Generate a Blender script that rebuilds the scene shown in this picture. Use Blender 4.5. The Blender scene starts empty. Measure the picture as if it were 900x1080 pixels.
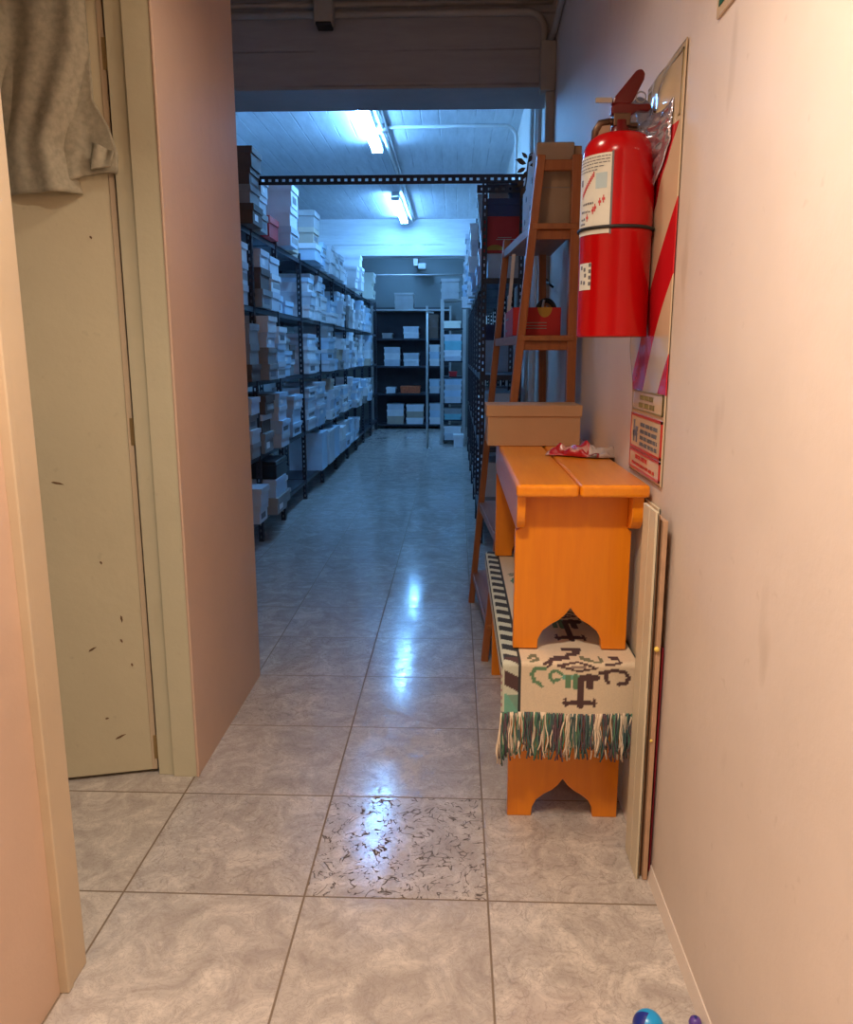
import bpy, math, random
from mathutils import Vector, Matrix
R = random.Random(7)
S = bpy.context.scene
C = S.collection
PI = math.pi

# ------------------------------------------------------------------ materials
def nmat(name):
    m = bpy.data.materials.new(name); m.use_nodes = True
    nt = m.node_tree; b = nt.nodes['Principled BSDF']
    return m, nt, b
def N(nt, t, **k):
    n = nt.nodes.new(t)
    for a, v in k.items():
        if a.startswith('i_'): n.inputs[a[2:].replace('_', ' ')].default_value = v
        else: setattr(n, a, v)
    return n
def L(nt, a, b): nt.links.new(a, b)
def mth(nt, op, a, b=None):
    n = nt.nodes.new('ShaderNodeMath'); n.operation = op
    for i, v in enumerate((a, b)):
        if v is None: continue
        if isinstance(v, (int, float)): n.inputs[i].default_value = v
        else: nt.links.new(v, n.inputs[i])
    return n.outputs[0]
def mixc(nt, f, a, b):
    n = nt.nodes.new('ShaderNodeMix'); n.data_type = 'RGBA'
    for s, v in ((0, f), (6, a), (7, b)):
        if isinstance(v, (int, float)): n.inputs[s].default_value = v
        elif isinstance(v, tuple): n.inputs[s].default_value = (*v, 1)
        else: nt.links.new(v, n.inputs[s])
    return n.outputs[2]
def ramp(nt, fac, stops):
    n = nt.nodes.new('ShaderNodeValToRGB'); e = n.color_ramp.elements
    while len(e) < len(stops): e.new(.5)
    for q, (p, c) in zip(e, stops):
        q.position = p; q.color = (*c, 1) if len(c) == 3 else c
    if fac is not None: nt.links.new(fac, n.inputs[0])
    return n.outputs[0]
def coords(nt, scale=(1, 1, 1), kind='Object'):
    tc = nt.nodes.new('ShaderNodeTexCoord'); mp = nt.nodes.new('ShaderNodeMapping')
    mp.inputs['Scale'].default_value = scale
    nt.links.new(tc.outputs[kind], mp.inputs[0]); return mp.outputs[0]
def noise(nt, vec, sc, det=3, rough=.5, dist=0):
    n = nt.nodes.new('ShaderNodeTexNoise')
    n.inputs['Scale'].default_value = sc; n.inputs['Detail'].default_value = det
    n.inputs['Roughness'].default_value = rough; n.inputs['Distortion'].default_value = dist
    if vec is not None: nt.links.new(vec, n.inputs['Vector'])
    return n.outputs['Fac']
def bump(nt, b, h, strength=.3, dist=.01):
    n = nt.nodes.new('ShaderNodeBump'); n.inputs['Strength'].default_value = strength
    n.inputs['Distance'].default_value = dist
    nt.links.new(h, n.inputs['Height']); nt.links.new(n.outputs[0], b.inputs['Normal'])
def simple(name, col, rough=.5, metal=0, var=.12, vs=6, bmp=0, coat=0, spec=.5):
    m, nt, b = nmat(name)
    v = coords(nt)
    f = noise(nt, v, vs, 4)
    hi = tuple(min(1, c * (1 + var)) for c in col); lo = tuple(c * (1 - var) for c in col)
    L(nt, ramp(nt, f, [(.3, lo), (.7, hi)]), b.inputs['Base Color'])
    b.inputs['Roughness'].default_value = rough; b.inputs['Metallic'].default_value = metal
    b.inputs['Coat Weight'].default_value = coat; b.inputs['Specular IOR Level'].default_value = spec
    if bmp: bump(nt, b, noise(nt, v, vs * 12, 3), bmp, .003)
    return m
def wallpaint(name, col, stain=(.35, .25, .16), amount=.5):
    m, nt, b = nmat(name); v = coords(nt)
    base = ramp(nt, noise(nt, v, 1.7, 5, .6), [(.3, tuple(c * .93 for c in col)), (.7, tuple(min(1, c * 1.05) for c in col))])
    sp = ramp(nt, noise(nt, v, 26, 2, .5), [(.70, (0, 0, 0)), (.76, (1, 1, 1))])
    v2 = coords(nt, (1, 1, .35))
    sp2 = ramp(nt, noise(nt, v2, 9, 2, .4), [(.72, (0, 0, 0)), (.80, (1, 1, 1))])
    f = mth(nt, 'MULTIPLY', mth(nt, 'MAXIMUM', mth(nt, 'MULTIPLY', sp, .6), sp2), amount * .5)
    L(nt, mixc(nt, f, base, stain), b.inputs['Base Color'])
    b.inputs['Roughness'].default_value = .55
    bump(nt, b, noise(nt, v, 9, 6, .6), .22, .012)
    return m
def woodmat(name, c1, c2, rough=.35, coat=0, axis=(14, 1.2, 14)):
    m, nt, b = nmat(name)
    v = coords(nt, axis)
    f = noise(nt, v, 3.2, 6, .65, .6)
    L(nt, ramp(nt, f, [(.28, c2), (.72, c1)]), b.inputs['Base Color'])
    b.inputs['Roughness'].default_value = rough; b.inputs['Coat Weight'].default_value = coat
    b.inputs['Coat Roughness'].default_value = .2
    bump(nt, b, f, .12, .002)
    return m
def emit(name, col, st):
    m, nt, b = nmat(name)
    b.inputs['Base Color'].default_value = (*col, 1)
    b.inputs['Emission Color'].default_value = (*col, 1); b.inputs['Emission Strength'].default_value = st
    return m
def attrmat(name, rough=.9, weave=0, coat=0):
    m, nt, b = nmat(name)
    a = nt.nodes.new('ShaderNodeAttribute'); a.attribute_name = 'pattern'
    v = coords(nt)
    f = noise(nt, v, 260, 2)
    L(nt, mixc(nt, mth(nt, 'MULTIPLY', f, .22), a.outputs['Color'], (.03, .02, .02)), b.inputs['Base Color'])
    b.inputs['Roughness'].default_value = rough; b.inputs['Coat Weight'].default_value = coat
    if weave:
        w = nt.nodes.new('ShaderNodeTexWave'); w.inputs['Scale'].default_value = 110; w.inputs['Distortion'].default_value = 2
        L(nt, v, w.inputs['Vector']); bump(nt, b, w.outputs['Fac'], weave, .002)
    return m

def floormat():
    m, nt, b = nmat('ceramic floor tiles')
    tc = nt.nodes.new('ShaderNodeTexCoord'); sx = nt.nodes.new('ShaderNodeSeparateXYZ')
    L(nt, tc.outputs['Object'], sx.inputs[0])
    u = mth(nt, 'DIVIDE', mth(nt, 'ADD', sx.outputs[0], .365), .453)
    w = mth(nt, 'DIVIDE', mth(nt, 'SUBTRACT', sx.outputs[1], 1.7085), .45)
    fu = mth(nt, 'FLOOR', u); fw = mth(nt, 'FLOOR', w)
    eu = mth(nt, 'ABSOLUTE', mth(nt, 'SUBTRACT', mth(nt, 'FRACT', u), .5))
    ew = mth(nt, 'ABSOLUTE', mth(nt, 'SUBTRACT', mth(nt, 'FRACT', w), .5))
    e = mth(nt, 'MAXIMUM', eu, ew)
    grout = ramp(nt, e, [(.4925, (0, 0, 0)), (.496, (1, 1, 1))])
    cell = nt.nodes.new('ShaderNodeCombineXYZ'); L(nt, fu, cell.inputs[0]); L(nt, fw, cell.inputs[1])
    wn = nt.nodes.new('ShaderNodeTexWhiteNoise'); L(nt, cell.outputs[0], wn.inputs['Vector'])
    off = nt.nodes.new('ShaderNodeVectorMath'); off.operation = 'MULTIPLY_ADD'
    L(nt, wn.outputs['Color'], off.inputs[0]); off.inputs[1].default_value = (7, 7, 7); L(nt, tc.outputs['Object'], off.inputs[2])
    n1 = noise(nt, off.outputs[0], 8.5, 10, .72, 1.1)
    n2 = noise(nt, off.outputs[0], 30, 6, .65, 1.6)
    base = ramp(nt, n1, [(.30, (.36, .31, .28)), (.5, (.50, .445, .40)), (.66, (.68, .61, .54))])
    vein = ramp(nt, mth(nt, 'ABSOLUTE', mth(nt, 'SUBTRACT', n2, .5)), [(0, (1, 1, 1)), (.035, (0, 0, 0))])
    c = mixc(nt, mth(nt, 'MULTIPLY', vein, .42), base, (.28, .235, .21))
    tint = mth(nt, 'MULTIPLY', wn.outputs['Value'], .16)
    c = mixc(nt, tint, c, (.33, .27, .23))
    # chipped glaze: dark short flakes, thick on the tile in the middle of the passage and the one behind it
    def chips(umin, wmin, dens):
        inside = mth(nt, 'MULTIPLY', mth(nt, 'COMPARE', fu, float(umin)), mth(nt, 'COMPARE', fw, float(wmin)))
        return mth(nt, 'MULTIPLY', inside, dens)
    for n in nt.nodes:
        if n.type == 'MATH' and n.operation == 'COMPARE': n.inputs[2].default_value = .2
    dens = chips(0, 0, 1.0)
    for (a, bb, d) in ((0, 1, .42), (0, 2, .35), (0, 3, .55), (-1, 0, .25), (1, 0, .28), (-1, 1, .15), (0, 4, .4), (-1, 3, .3), (-1, 2, .3), (1, -1, .2)):
        dens = mth(nt, 'ADD', dens, chips(a, bb, d))
    for n in nt.nodes:
        if n.type == 'MATH' and n.operation == 'COMPARE': n.inputs[2].default_value = .2
    nz = nt.nodes.new('ShaderNodeTexNoise'); nz.inputs['Scale'].default_value = 9
    L(nt, tc.outputs['Object'], nz.inputs['Vector'])
    wv = nt.nodes.new('ShaderNodeVectorMath'); wv.operation = 'MULTIPLY_ADD'
    L(nt, nz.outputs['Color'], wv.inputs[0]); wv.inputs[1].default_value = (.14, .14, .14); L(nt, tc.outputs['Object'], wv.inputs[2])
    vr = nt.nodes.new('ShaderNodeTexVoronoi'); vr.feature = 'DISTANCE_TO_EDGE'; vr.inputs['Scale'].default_value = 50
    L(nt, wv.outputs[0], vr.inputs['Vector'])
    crack = ramp(nt, vr.outputs['Distance'], [(.03, (1, 1, 1)), (.12, (0, 0, 0))])
    pat = ramp(nt, noise(nt, wv.outputs[0], 40, 3, .6), [(.50, (0, 0, 0)), (.56, (1, 1, 1))])
    chip = mth(nt, 'MULTIPLY', mth(nt, 'MULTIPLY', crack, pat), dens)
    c = mixc(nt, chip, c, (.10, .075, .06))
    c = mixc(nt, grout, c, (.20, .145, .10))
    L(nt, c, b.inputs['Base Color'])
    rg = ramp(nt, noise(nt, off.outputs[0], 11, 4, .6), [(.3, (.07, .07, .07)), (.7, (.19, .19, .19))])
    L(nt, mth(nt, 'MAXIMUM', rg, mth(nt, 'MULTIPLY', mth(nt, 'MAXIMUM', grout, chip), .8)), b.inputs['Roughness'])
    b.inputs['Specular IOR Level'].default_value = .5
    hh = mth(nt, 'SUBTRACT', mth(nt, 'MULTIPLY', noise(nt, off.outputs[0], 7, 4, .55), .55), mth(nt, 'ADD', grout, mth(nt, 'MULTIPLY', chip, .35)))
    bump(nt, b, hh, .22, .003)
    return m

def boardconcrete(name, col, axis, spacing):
    """painted concrete cast on boards: joints run along the other axis"""
    m, nt, b = nmat(name)
    tc = nt.nodes.new('ShaderNodeTexCoord'); sx = nt.nodes.new('ShaderNodeSeparateXYZ')
    L(nt, tc.outputs['Object'], sx.inputs[0])
    k = mth(nt, 'DIVIDE', sx.outputs[axis], spacing)
    fr = mth(nt, 'FRACT', k)
    cell = nt.nodes.new('ShaderNodeTexWhiteNoise'); cell.noise_dimensions = '1D'; L(nt, mth(nt, 'FLOOR', k), cell.inputs['W'])
    d = mth(nt, 'ABSOLUTE', mth(nt, 'SUBTRACT', fr, .5))
    joint = ramp(nt, d, [(.45, (0, 0, 0)), (.495, (1, 1, 1))])
    sc = [2, 2, 2]; sc[axis] = 14
    v = coords(nt, tuple(sc))
    g = noise(nt, v, 1.2, 6, .65)
    br = ramp(nt, noise(nt, coords(nt), 2.3, 4, .6), [(.42, (0, 0, 0)), (.60, (1, 1, 1))])
    jj = mth(nt, 'MULTIPLY', joint, br)
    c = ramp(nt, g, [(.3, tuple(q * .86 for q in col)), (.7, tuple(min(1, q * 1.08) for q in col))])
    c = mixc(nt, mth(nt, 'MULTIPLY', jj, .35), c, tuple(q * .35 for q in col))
    L(nt, c, b.inputs['Base Color']); b.inputs['Roughness'].default_value = .6
    h = mth(nt, 'SUBTRACT', mth(nt, 'ADD', mth(nt, 'MULTIPLY', g, .35), mth(nt, 'MULTIPLY', cell.outputs['Value'], .8)), jj)
    bump(nt, b, h, .55, .012)
    return m

def signmat():
    """cream and red slanted stripes on a glossy plastic plate, plain at the two ends"""
    m, nt, b = nmat('striped plastic plate')
    tc = nt.nodes.new('ShaderNodeTexCoord'); sx = nt.nodes.new('ShaderNodeSeparateXYZ')
    L(nt, tc.outputs['Object'], sx.inputs[0])      # the plate keeps world coordinates
    c = mth(nt, 'ADD', sx.outputs[2], mth(nt, 'MULTIPLY', mth(nt, 'SUBTRACT', sx.outputs[1], 1.95), 1.17))
    k = mth(nt, 'FRACT', mth(nt, 'DIVIDE', mth(nt, 'SUBTRACT', 1.645 + 3.55, c), .355))
    red = mth(nt, 'LESS_THAN', k, .48)
    band = mth(nt, 'MULTIPLY', mth(nt, 'GREATER_THAN', sx.outputs[2], 1.215), mth(nt, 'LESS_THAN', sx.outputs[2], 1.835))
    f = mth(nt, 'MULTIPLY', red, band)
    L(nt, mixc(nt, f, (.66, .53, .36), (.58, .012, .02)), b.inputs['Base Color'])
    b.inputs['Roughness'].default_value = .16; b.inputs['Coat Weight'].default_value = .6; b.inputs['Coat Roughness'].default_value = .06
    return m

M = {}
M['floor'] = floormat()
M['wall_r'] = wallpaint('cream plaster', (.71, .61, .53))
M['wall_l'] = wallpaint('pinkish plaster', (.66, .465, .345), amount=.35)
M['wall_s'] = wallpaint('storeroom plaster', (.5, .5, .5), amount=.2)
M['wall_dark'] = wallpaint('grey plaster', (.16, .175, .17), amount=.3)
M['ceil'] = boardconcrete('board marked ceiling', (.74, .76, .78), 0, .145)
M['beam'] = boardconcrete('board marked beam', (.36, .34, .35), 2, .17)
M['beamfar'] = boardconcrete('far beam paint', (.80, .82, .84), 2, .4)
M['trim'] = wallpaint('cream gloss trim', (.60, .47, .32), amount=.5)
M['door'] = wallpaint('cream door paint', (.60, .53, .36), (.1, .07, .04), amount=.35)
M['reveal'] = wallpaint('pale frame paint', (.66, .60, .42), amount=.35)
M['doordark'] = simple('bare door edge', (.16, .09, .045), .7)
M['brass'] = simple('tarnished brass', (.42, .30, .14), .4, .8)
M['orange'] = woodmat('orange varnished pine', (.86, .30, .008), (.74, .21, .006), .28, .3)
M['orange_end'] = woodmat('orange varnished pine end panel', (.80, .255, .006), (.72, .20, .005), .32, .2, (14, 14, 1.2))
M['ladder'] = woodmat('brown varnished ladder wood', (.40, .135, .035), (.27, .078, .018), .4, .2, (14, 14, 1.0))
M['tread'] = woodmat('worn ladder tread', (.42, .16, .05), (.27, .09, .025), .45, .1)
M['red'] = simple('red enamel', (.45, .0025, .004), .2, 0, .04, 3, 0, 0, .35)
M['darkred'] = simple('dark red lever paint', (.11, .003, .004), .3, 0, .05, 3, 0, 0, .4)
M['black'] = simple('black rubber', (.012, .012, .013), .5)
M['blackbag'] = simple('black vinyl', (.008, .008, .009), .35, 0, .1, 9, .3)
M['steel'] = simple('steel', (.35, .34, .33), .3, .9)
M['bronze'] = simple('dark brass fitting', (.13, .075, .05), .38, .8)
M['label'] = simple('paper label', (.66, .66, .58), .5, 0, .08, 20)
M['ink'] = simple('grey print', (.14, .14, .16), .6)
M['inkred'] = simple('red print', (.52, .06, .06), .6)
M['inkblue'] = simple('pale blue print', (.40, .52, .56), .6)
M['sign'] = signmat()
M['signcream'] = simple('cream plastic', (.68, .52, .35), .25, 0, .04, 10, 0, .3)
M['signred'] = simple('red plastic print', (.50, .03, .025), .3, 0, .04)
M['olive'] = simple('olive print', (.26, .20, .07), .45)
M['green'] = simple('green sign face', (.006, .10, .045), .4)
M['rack'] = simple('dark slotted steel', (.05, .05, .06), .45, .5)
M['rackshelf'] = simple('dark steel shelf', (.045, .05, .065), .45, .3)
M['rackpale'] = simple('worn pale steel', (.42, .42, .40), .45, .4)
M['bw'] = simple('white carton', (.74, .76, .78), .65, 0, .06, 9)
M['bg'] = simple('pale grey carton', (.56, .60, .65), .65, 0, .08, 9)
M['bb'] = simple('pale blue carton', (.48, .62, .74), .6, 0, .08, 9)
M['bc'] = simple('buff carton', (.44, .37, .29), .75, 0, .08, 9)
M['bd'] = simple('shade-dark brown carton', (.13, .085, .065), .7, 0, .1, 9)  # dark tone holds the shade on the nearest left-rack cartons
M['bk'] = simple('grey brown carton', (.30, .29, .28), .7, 0, .1, 9)
M['bt'] = simple('teal carton', (.20, .50, .56), .6, 0, .1, 9)
M['bcream'] = simple('cream carton', (.80, .80, .68), .6, 0, .05, 9)
M['br'] = simple('red carton', (.50, .015, .018), .5, 0, .08, 9)
M['bo'] = simple('orange red carton', (.55, .10, .03), .5, 0, .35, 30)
M['bn'] = simple('navy carton', (.03, .05, .13), .5, 0, .12, 9)
M['gap'] = simple('white sticker', (.85, .86, .88), .5)
M['card'] = simple('brown cardboard', (.43, .255, .135), .75, 0, .06, 5, .15)
M['cardpale'] = simple('pale cardboard', (.40, .30, .215), .75, 0, .06, 5, .15)
M['cardwhite'] = simple('whitened cardboard', (.60, .58, .55), .7, 0, .06, 5)
M['pipe'] = simple('white painted conduit', (.62, .60, .58), .45)
M['trunk'] = simple('dusty plastic trunking', (.38, .34, .30), .5)
M['fixture'] = simple('white enamel batten', (.75, .76, .78), .4)
M['panelcream'] = simple('cream painted panel', (.66, .58, .42), .45, 0, .06, 4)
M['hardboard'] = simple('raw hardboard', (.36, .20, .11), .75, 0, .12, 18)
M['tan'] = simple('tan fibreboard', (.50, .31, .19), .75, 0, .12, 18)
M['redsheet'] = simple('deep red plastic sheet', (.34, .008, .03), .35)
M['yellow'] = simple('dried yellow glue', (.85, .62, .12), .5)
M['towel'] = simple('beige terry cloth', (.47, .43, .32), .95, 0, .16, 60, .8)
M['rug'] = attrmat('woven kilim wool', .95, .5)
M['wrap'] = attrmat('printed plastic film', .25, 0, .4)
M['fringe0'] = simple('cream yarn', (.80, .66, .50), .95)
M['fringe1'] = simple('green yarn', (.09, .22, .14), .95)
M['fringe2'] = simple('dark teal yarn', (.08, .14, .14), .95)
M['fringe3'] = simple('plum yarn', (.13, .08, .10), .95)
M['blueball'] = simple('sky blue plastic', (.01, .33, .72), .3, 0, .03)
M['navyball'] = simple('navy plastic', (.015, .03, .25), .3, 0, .03)
M['purple'] = simple('violet plastic', (.12, .06, .34), .35)
M['leaf'] = simple('dried dark leaf', (.03, .022, .018), .7)
M['paper'] = simple('white paper', (.75, .76, .78), .5)
M['yellowlogo'] = simple('yellow print', (.45, .26, .03), .5)
COOL = (.17, .48, 1.0)
M['tube'] = emit('lit fluorescent tube', COOL, 125)

# ------------------------------------------------------------------ mesh helpers
class MB:
    def __init__(s): s.v = []; s.f = []; s.m = []; s.c = []
    def add(s, vs, fs, mi=0, cols=None):
        n = len(s.v); s.v += [tuple(q) for q in vs]; s.f += [tuple(i + n for i in f) for f in fs]; s.m += [mi] * len(fs)
        s.c += list(cols) if cols else [(1, 1, 1)] * len(vs)
        return s
    def box(s, x0, x1, y0, y1, z0, z1, mi=0):
        return s.add([(x, y, z) for z in (z0, z1) for y in (y0, y1) for x in (x0, x1)],
                     [(0, 2, 3, 1), (4, 5, 7, 6), (0, 1, 5, 4), (2, 6, 7, 3), (0, 4, 6, 2), (1, 3, 7, 5)], mi)
    def bar(s, p, q, w, h, up=(0, 0, 1), mi=0):
        """square bar from p to q: w across, h along up"""
        p, q = Vector(p), Vector(q); d = (q - p).normalized()
        a = d.cross(Vector(up)); a = a.normalized() if a.length > 1e-5 else Vector((1, 0, 0)); u = a.cross(d)
        vs = [o + a * (i * w / 2) + u * (j * h / 2) for o in (p, q) for j in (-1, 1) for i in (-1, 1)]
        return s.add(vs, [(0, 2, 3, 1), (4, 5, 7, 6), (0, 1, 5, 4), (2, 6, 7, 3), (0, 4, 6, 2), (1, 3, 7, 5)], mi)
    def prism(s, poly, axis, a, b, mi=0):
        """polygon in the two other axes, pushed from a to b along axis"""
        n = len(poly)
        def P(u, w, t): return {0: (t, u, w), 1: (u, t, w), 2: (u, w, t)}[axis]
        vs = [P(u, w, a) for u, w in poly] + [P(u, w, b) for u, w in poly]
        fs = [tuple(range(n)), tuple(range(2 * n - 1, n - 1, -1))] + [(i, i + n, (i + 1) % n + n, (i + 1) % n) for i in range(n)]
        return s.add(vs, fs, mi)
    def tube(s, pts, r, n=8, mi=0, cap=True):
        pts = [Vector(p) for p in pts]; rs = r if isinstance(r, (list, tuple)) else [r] * len(pts)
        vs = []; prev = None
        for i, p in enumerate(pts):
            d = (pts[min(i + 1, len(pts) - 1)] - pts[max(i - 1, 0)]).normalized()
            if prev is None:
                a = d.cross(Vector((0, 0, 1)))
                if a.length < 1e-3: a = d.cross(Vector((1, 0, 0)))
            else: a = prev - d * prev.dot(d)
            a.normalize(); prev = a; b = d.cross(a)
            vs += [p + (a * math.cos(t) + b * math.sin(t)) * rs[i] for t in (2 * PI * k / n for k in range(n))]
        fs = [(i * n + k, i * n + (k + 1) % n, (i + 1) * n + (k + 1) % n, (i + 1) * n + k) for i in range(len(pts) - 1) for k in range(n)]
        if cap: fs += [tuple(range(n - 1, -1, -1)), tuple((len(pts) - 1) * n + k for k in range(n))]
        return s.add(vs, fs, mi)
    def lathe(s, prof, c, n=32, mi=0):
        vs = [(c[0] + r * math.cos(2 * PI * k / n), c[1] + r * math.sin(2 * PI * k / n), z) for r, z in prof for k in range(n)]
        m = len(prof)
        fs = [(i * n + k, i * n + (k + 1) % n, (i + 1) * n + (k + 1) % n, (i + 1) * n + k) for i in range(m - 1) for k in range(n)]
        fs += [tuple(range(n - 1, -1, -1)), tuple((m - 1) * n + k for k in range(n))]
        return s.add(vs, fs, mi)
    def grid(s, fn, nu, nv, mi=0, col=None):
        vs = []; cs = []
        for j in range(nv + 1):
            for i in range(nu + 1):
                u, v = i / nu, j / nv; vs.append(fn(u, v)); cs.append(col(u, v) if col else (1, 1, 1))
        fs = [(j * (nu + 1) + i, j * (nu + 1) + i + 1, (j + 1) * (nu + 1) + i + 1, (j + 1) * (nu + 1) + i) for j in range(nv) for i in range(nu)]
        return s.add(vs, fs, mi, cs)
    def build(s, name, mats, parent=None, smooth=False, bevel=0, seg=2, solid=0, subd=0, origin=None, color=False):
        if not isinstance(mats, (list, tuple)): mats = [mats]
        if parent is not None: org = Vector(ORG[parent.name])
        elif origin is not None: org = Vector(origin)
        else:
            xs, ys, zs = zip(*s.v); org = Vector(((min(xs) + max(xs)) / 2, (min(ys) + max(ys)) / 2, min(zs)))
        me = bpy.data.meshes.new(name)
        me.from_pydata([tuple(Vector(q) - org) for q in s.v], [], s.f)
        for q in mats: me.materials.append(M[q] if isinstance(q, str) else q)
        me.polygons.foreach_set('material_index', s.m)
        if smooth: me.polygons.foreach_set('use_smooth', [True] * len(me.polygons))
        if color:
            at = me.color_attributes.new('pattern', 'FLOAT_COLOR', 'POINT')
            at.data.foreach_set('color', [x for q in s.c for x in (*q, 1)])
        me.update()
        o = bpy.data.objects.new(name, me); C.objects.link(o)
        if parent is not None: o.parent = parent
        else: o.location = org
        ORG[o.name] = tuple(org)
        if subd: q = o.modifiers.new('s', 'SUBSURF'); q.levels = q.render_levels = subd
        if solid: q = o.modifiers.new('t', 'SOLIDIFY'); q.thickness = solid; q.offset = 0
        if bevel:
            q = o.modifiers.new('b', 'BEVEL'); q.width = bevel; q.segments = seg; q.limit_method = 'ANGLE'; q.angle_limit = math.radians(35)
        return o
ORG = {}
def tag(o, label, cat, group=None):
    o['label'] = label; o['category'] = cat
    if group: o['group'] = group
    return o
def thing(name, label, cat, loc, group=None):
    o = bpy.data.objects.new(name, None); C.objects.link(o); o.location = loc; o.empty_display_size = .1
    ORG[o.name] = tuple(loc); return tag(o, label, cat, group)
def struct(o): o['kind'] = 'structure'; return o

# ------------------------------------------------------------------ the setting
XR = .51; XL = -.805; HC = 3.15
Z0 = (0, 0, 0)
struct(MB().box(-3.3, .62, -2.1, 15, -.06, 0).build('floor', 'floor', origin=Z0))
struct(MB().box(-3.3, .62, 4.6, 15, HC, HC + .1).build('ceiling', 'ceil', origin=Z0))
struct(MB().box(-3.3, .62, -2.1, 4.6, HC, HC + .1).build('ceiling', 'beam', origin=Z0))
struct(MB().box(XR, .62, -2.1, 15, 0, HC).build('wall_right', 'wall_r', origin=Z0))
struct(MB().box(-3.3, .62, -2.2, -2.1, 0, HC).build('wall_back', 'wall_dark', origin=Z0))
struct(MB().box(-3.3, .62, 14.5, 14.6, 0, HC).build('wall_far', 'wall_dark', origin=Z0))
struct(MB().box(-3.4, -3.3, -2.1, 15, 0, HC).build('wall_left_outer', 'wall_s', origin=Z0))
w = MB()
w.box(-.95, -.82, -2.1, 1.41, 0, HC)                # before the doorway
w.box(-.93, XL, 2.272, 3.057, 0, HC)                # after the doorway
w.box(-.94, -.815, 1.41, 2.272, 2.28, HC)           # above it
struct(w.build('wall_left', 'wall_l', origin=Z0))
struct(MB().box(-3.3, -.93, 2.93, 3.057, 0, HC).build('wall_partition', 'wall_s', origin=Z0))
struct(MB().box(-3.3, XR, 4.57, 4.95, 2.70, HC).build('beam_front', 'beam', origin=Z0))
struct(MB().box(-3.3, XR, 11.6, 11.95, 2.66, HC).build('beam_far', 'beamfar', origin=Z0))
# doorway: casing on the near side, rebated frame on the far side, leaf opened inwards
t = MB(); t.box(-.95, -.803, 1.395, 1.477, 0, 2.28); t.box(-.822, -.800, 1.39, 1.412, 0, 2.30)
struct(t.build('trim_1', 'trim', bevel=.003, origin=Z0))
t = MB(); t.box(-.885, -.809, 2.252, 2.271, 0, 2.28); t.box(-.935, -.885, 2.262, 2.271, 0, 2.28); t.box(-.935, -.806, 1.477, 2.262, 2.262, 2.282)
struct(t.build('trim_2', 'reveal', bevel=.002, origin=Z0))
struct(MB().box(-.811, -.8025, 2.25, 2.272, 0, 2.28).build('trim_3', 'wall_l', bevel=.003, origin=Z0))
t = MB(); t.prism([(XR - .012, 0), (XR, 0), (XR, .03), (XR - .003, .03)], 1, -2.1, 15)
struct(t.build('baseboard_right', 'wall_r', origin=Z0))
# door leaf in its own axes: s along the leaf, d towards the passage
HG = Vector((-.947, 2.275, 0)); DA = math.radians(14.5)
SD = Vector((-math.cos(DA), -math.sin(DA), 0)); DD = Vector((math.sin(DA), -math.cos(DA), 0))
def dp(s_, d, z): return HG + SD * s_ + DD * d + Vector((0, 0, z))
def dbox(mb, s0, s1, d0, d1, z0, z1, mi=0):
    return mb.add([dp(s_, d, z) for z in (z0, z1) for d in (d0, d1) for s_ in (s0, s1)],
                  [(0, 2, 3, 1), (4, 5, 7, 6), (0, 1, 5, 4), (2, 6, 7, 3), (0, 4, 6, 2), (1, 3, 7, 5)], mi)
door = dbox(MB(), 0, .74, -.035, 0, .012, 2.25).build('door_1', 'door', bevel=.002, origin=Z0); struct(door)
ORG['door_1'] = Z0
dbox(MB(), -.004, .012, -.034, .003, .013, 2.248).build('door_edge', 'trim', door, bevel=.002)
for z in (.09, 1.09, 2.10):
    h = MB(); h.tube([dp(-.012, .004, z - .045), dp(-.012, .004, z + .045)], .006, 8)
    dbox(h, -.010, .004, .001, .004, z - .04, z + .04)
    h.build('hinge', 'brass', door)
for k, (s_, z, l, a) in enumerate([(.215, .945, .018, .25), (.115, .70, .006, 1.2), (.07, .52, .012, 1.5), (.075, .45, .007, 1.2), (.16, .43, .014, -.5), (.135, .20, .006, 0), (.10, .135, .018, -.4), (.07, 1.63, .005, 1.1), (.05, .37, .006, 1.4)]):
    ca, sa = math.cos(a), math.sin(a)
    pts = [(-l, 0), (-l * .3, .0035), (l * .6, .003), (l, -.001), (l * .2, -.003)]
    q = MB(); vs = [dp(s_ + x * ca - y * sa, e, z + x * sa + y * ca) for e in (-.001, .0012) for x, y in pts]
    q.add(vs, [tuple(range(5)), tuple(range(9, 4, -1))] + [(i, i + 5, (i + 1) % 5 + 5, (i + 1) % 5) for i in range(5)])
    q.build('paint_chip', 'doordark', door)

# ------------------------------------------------------------------ towel over the leaf
tw = thing('towel', 'crumpled beige terry towel hanging over the cream door', 'towel', tuple(dp(.15, .03, 1.72)))
def rightedge(z):
    pts = [(2.31, .035), (1.98, .035), (1.915, .0), (1.85, -.02), (1.80, -.018), (1.765, .0)]
    for (za, a), (zb, b_) in zip(pts, pts[1:]):
        if z >= zb: return a + (b_ - a) * (za - z) / (za - zb)
    return pts[-1][1]
def tback(u, v):
    s_ = .36 - u * .36
    zb = 1.735 + .055 * u + .012 * math.sin(9 * u) ; zt = 2.30
    z = zt + (zb - zt) * v
    s_ = .36 + (rightedge(z) - .36) * u
    d = .016 + .008 * math.sin(u * 17 + 3 * v) + .006 * math.sin(u * 6 + 9 * v) + .01 * math.sin(30 * u) * max(0, u - .6) * v
    return tuple(dp(s_, d, z))
MB().grid(tback, 60, 60).build('back_layer', 'towel', tw, smooth=True, solid=.006)
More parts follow.
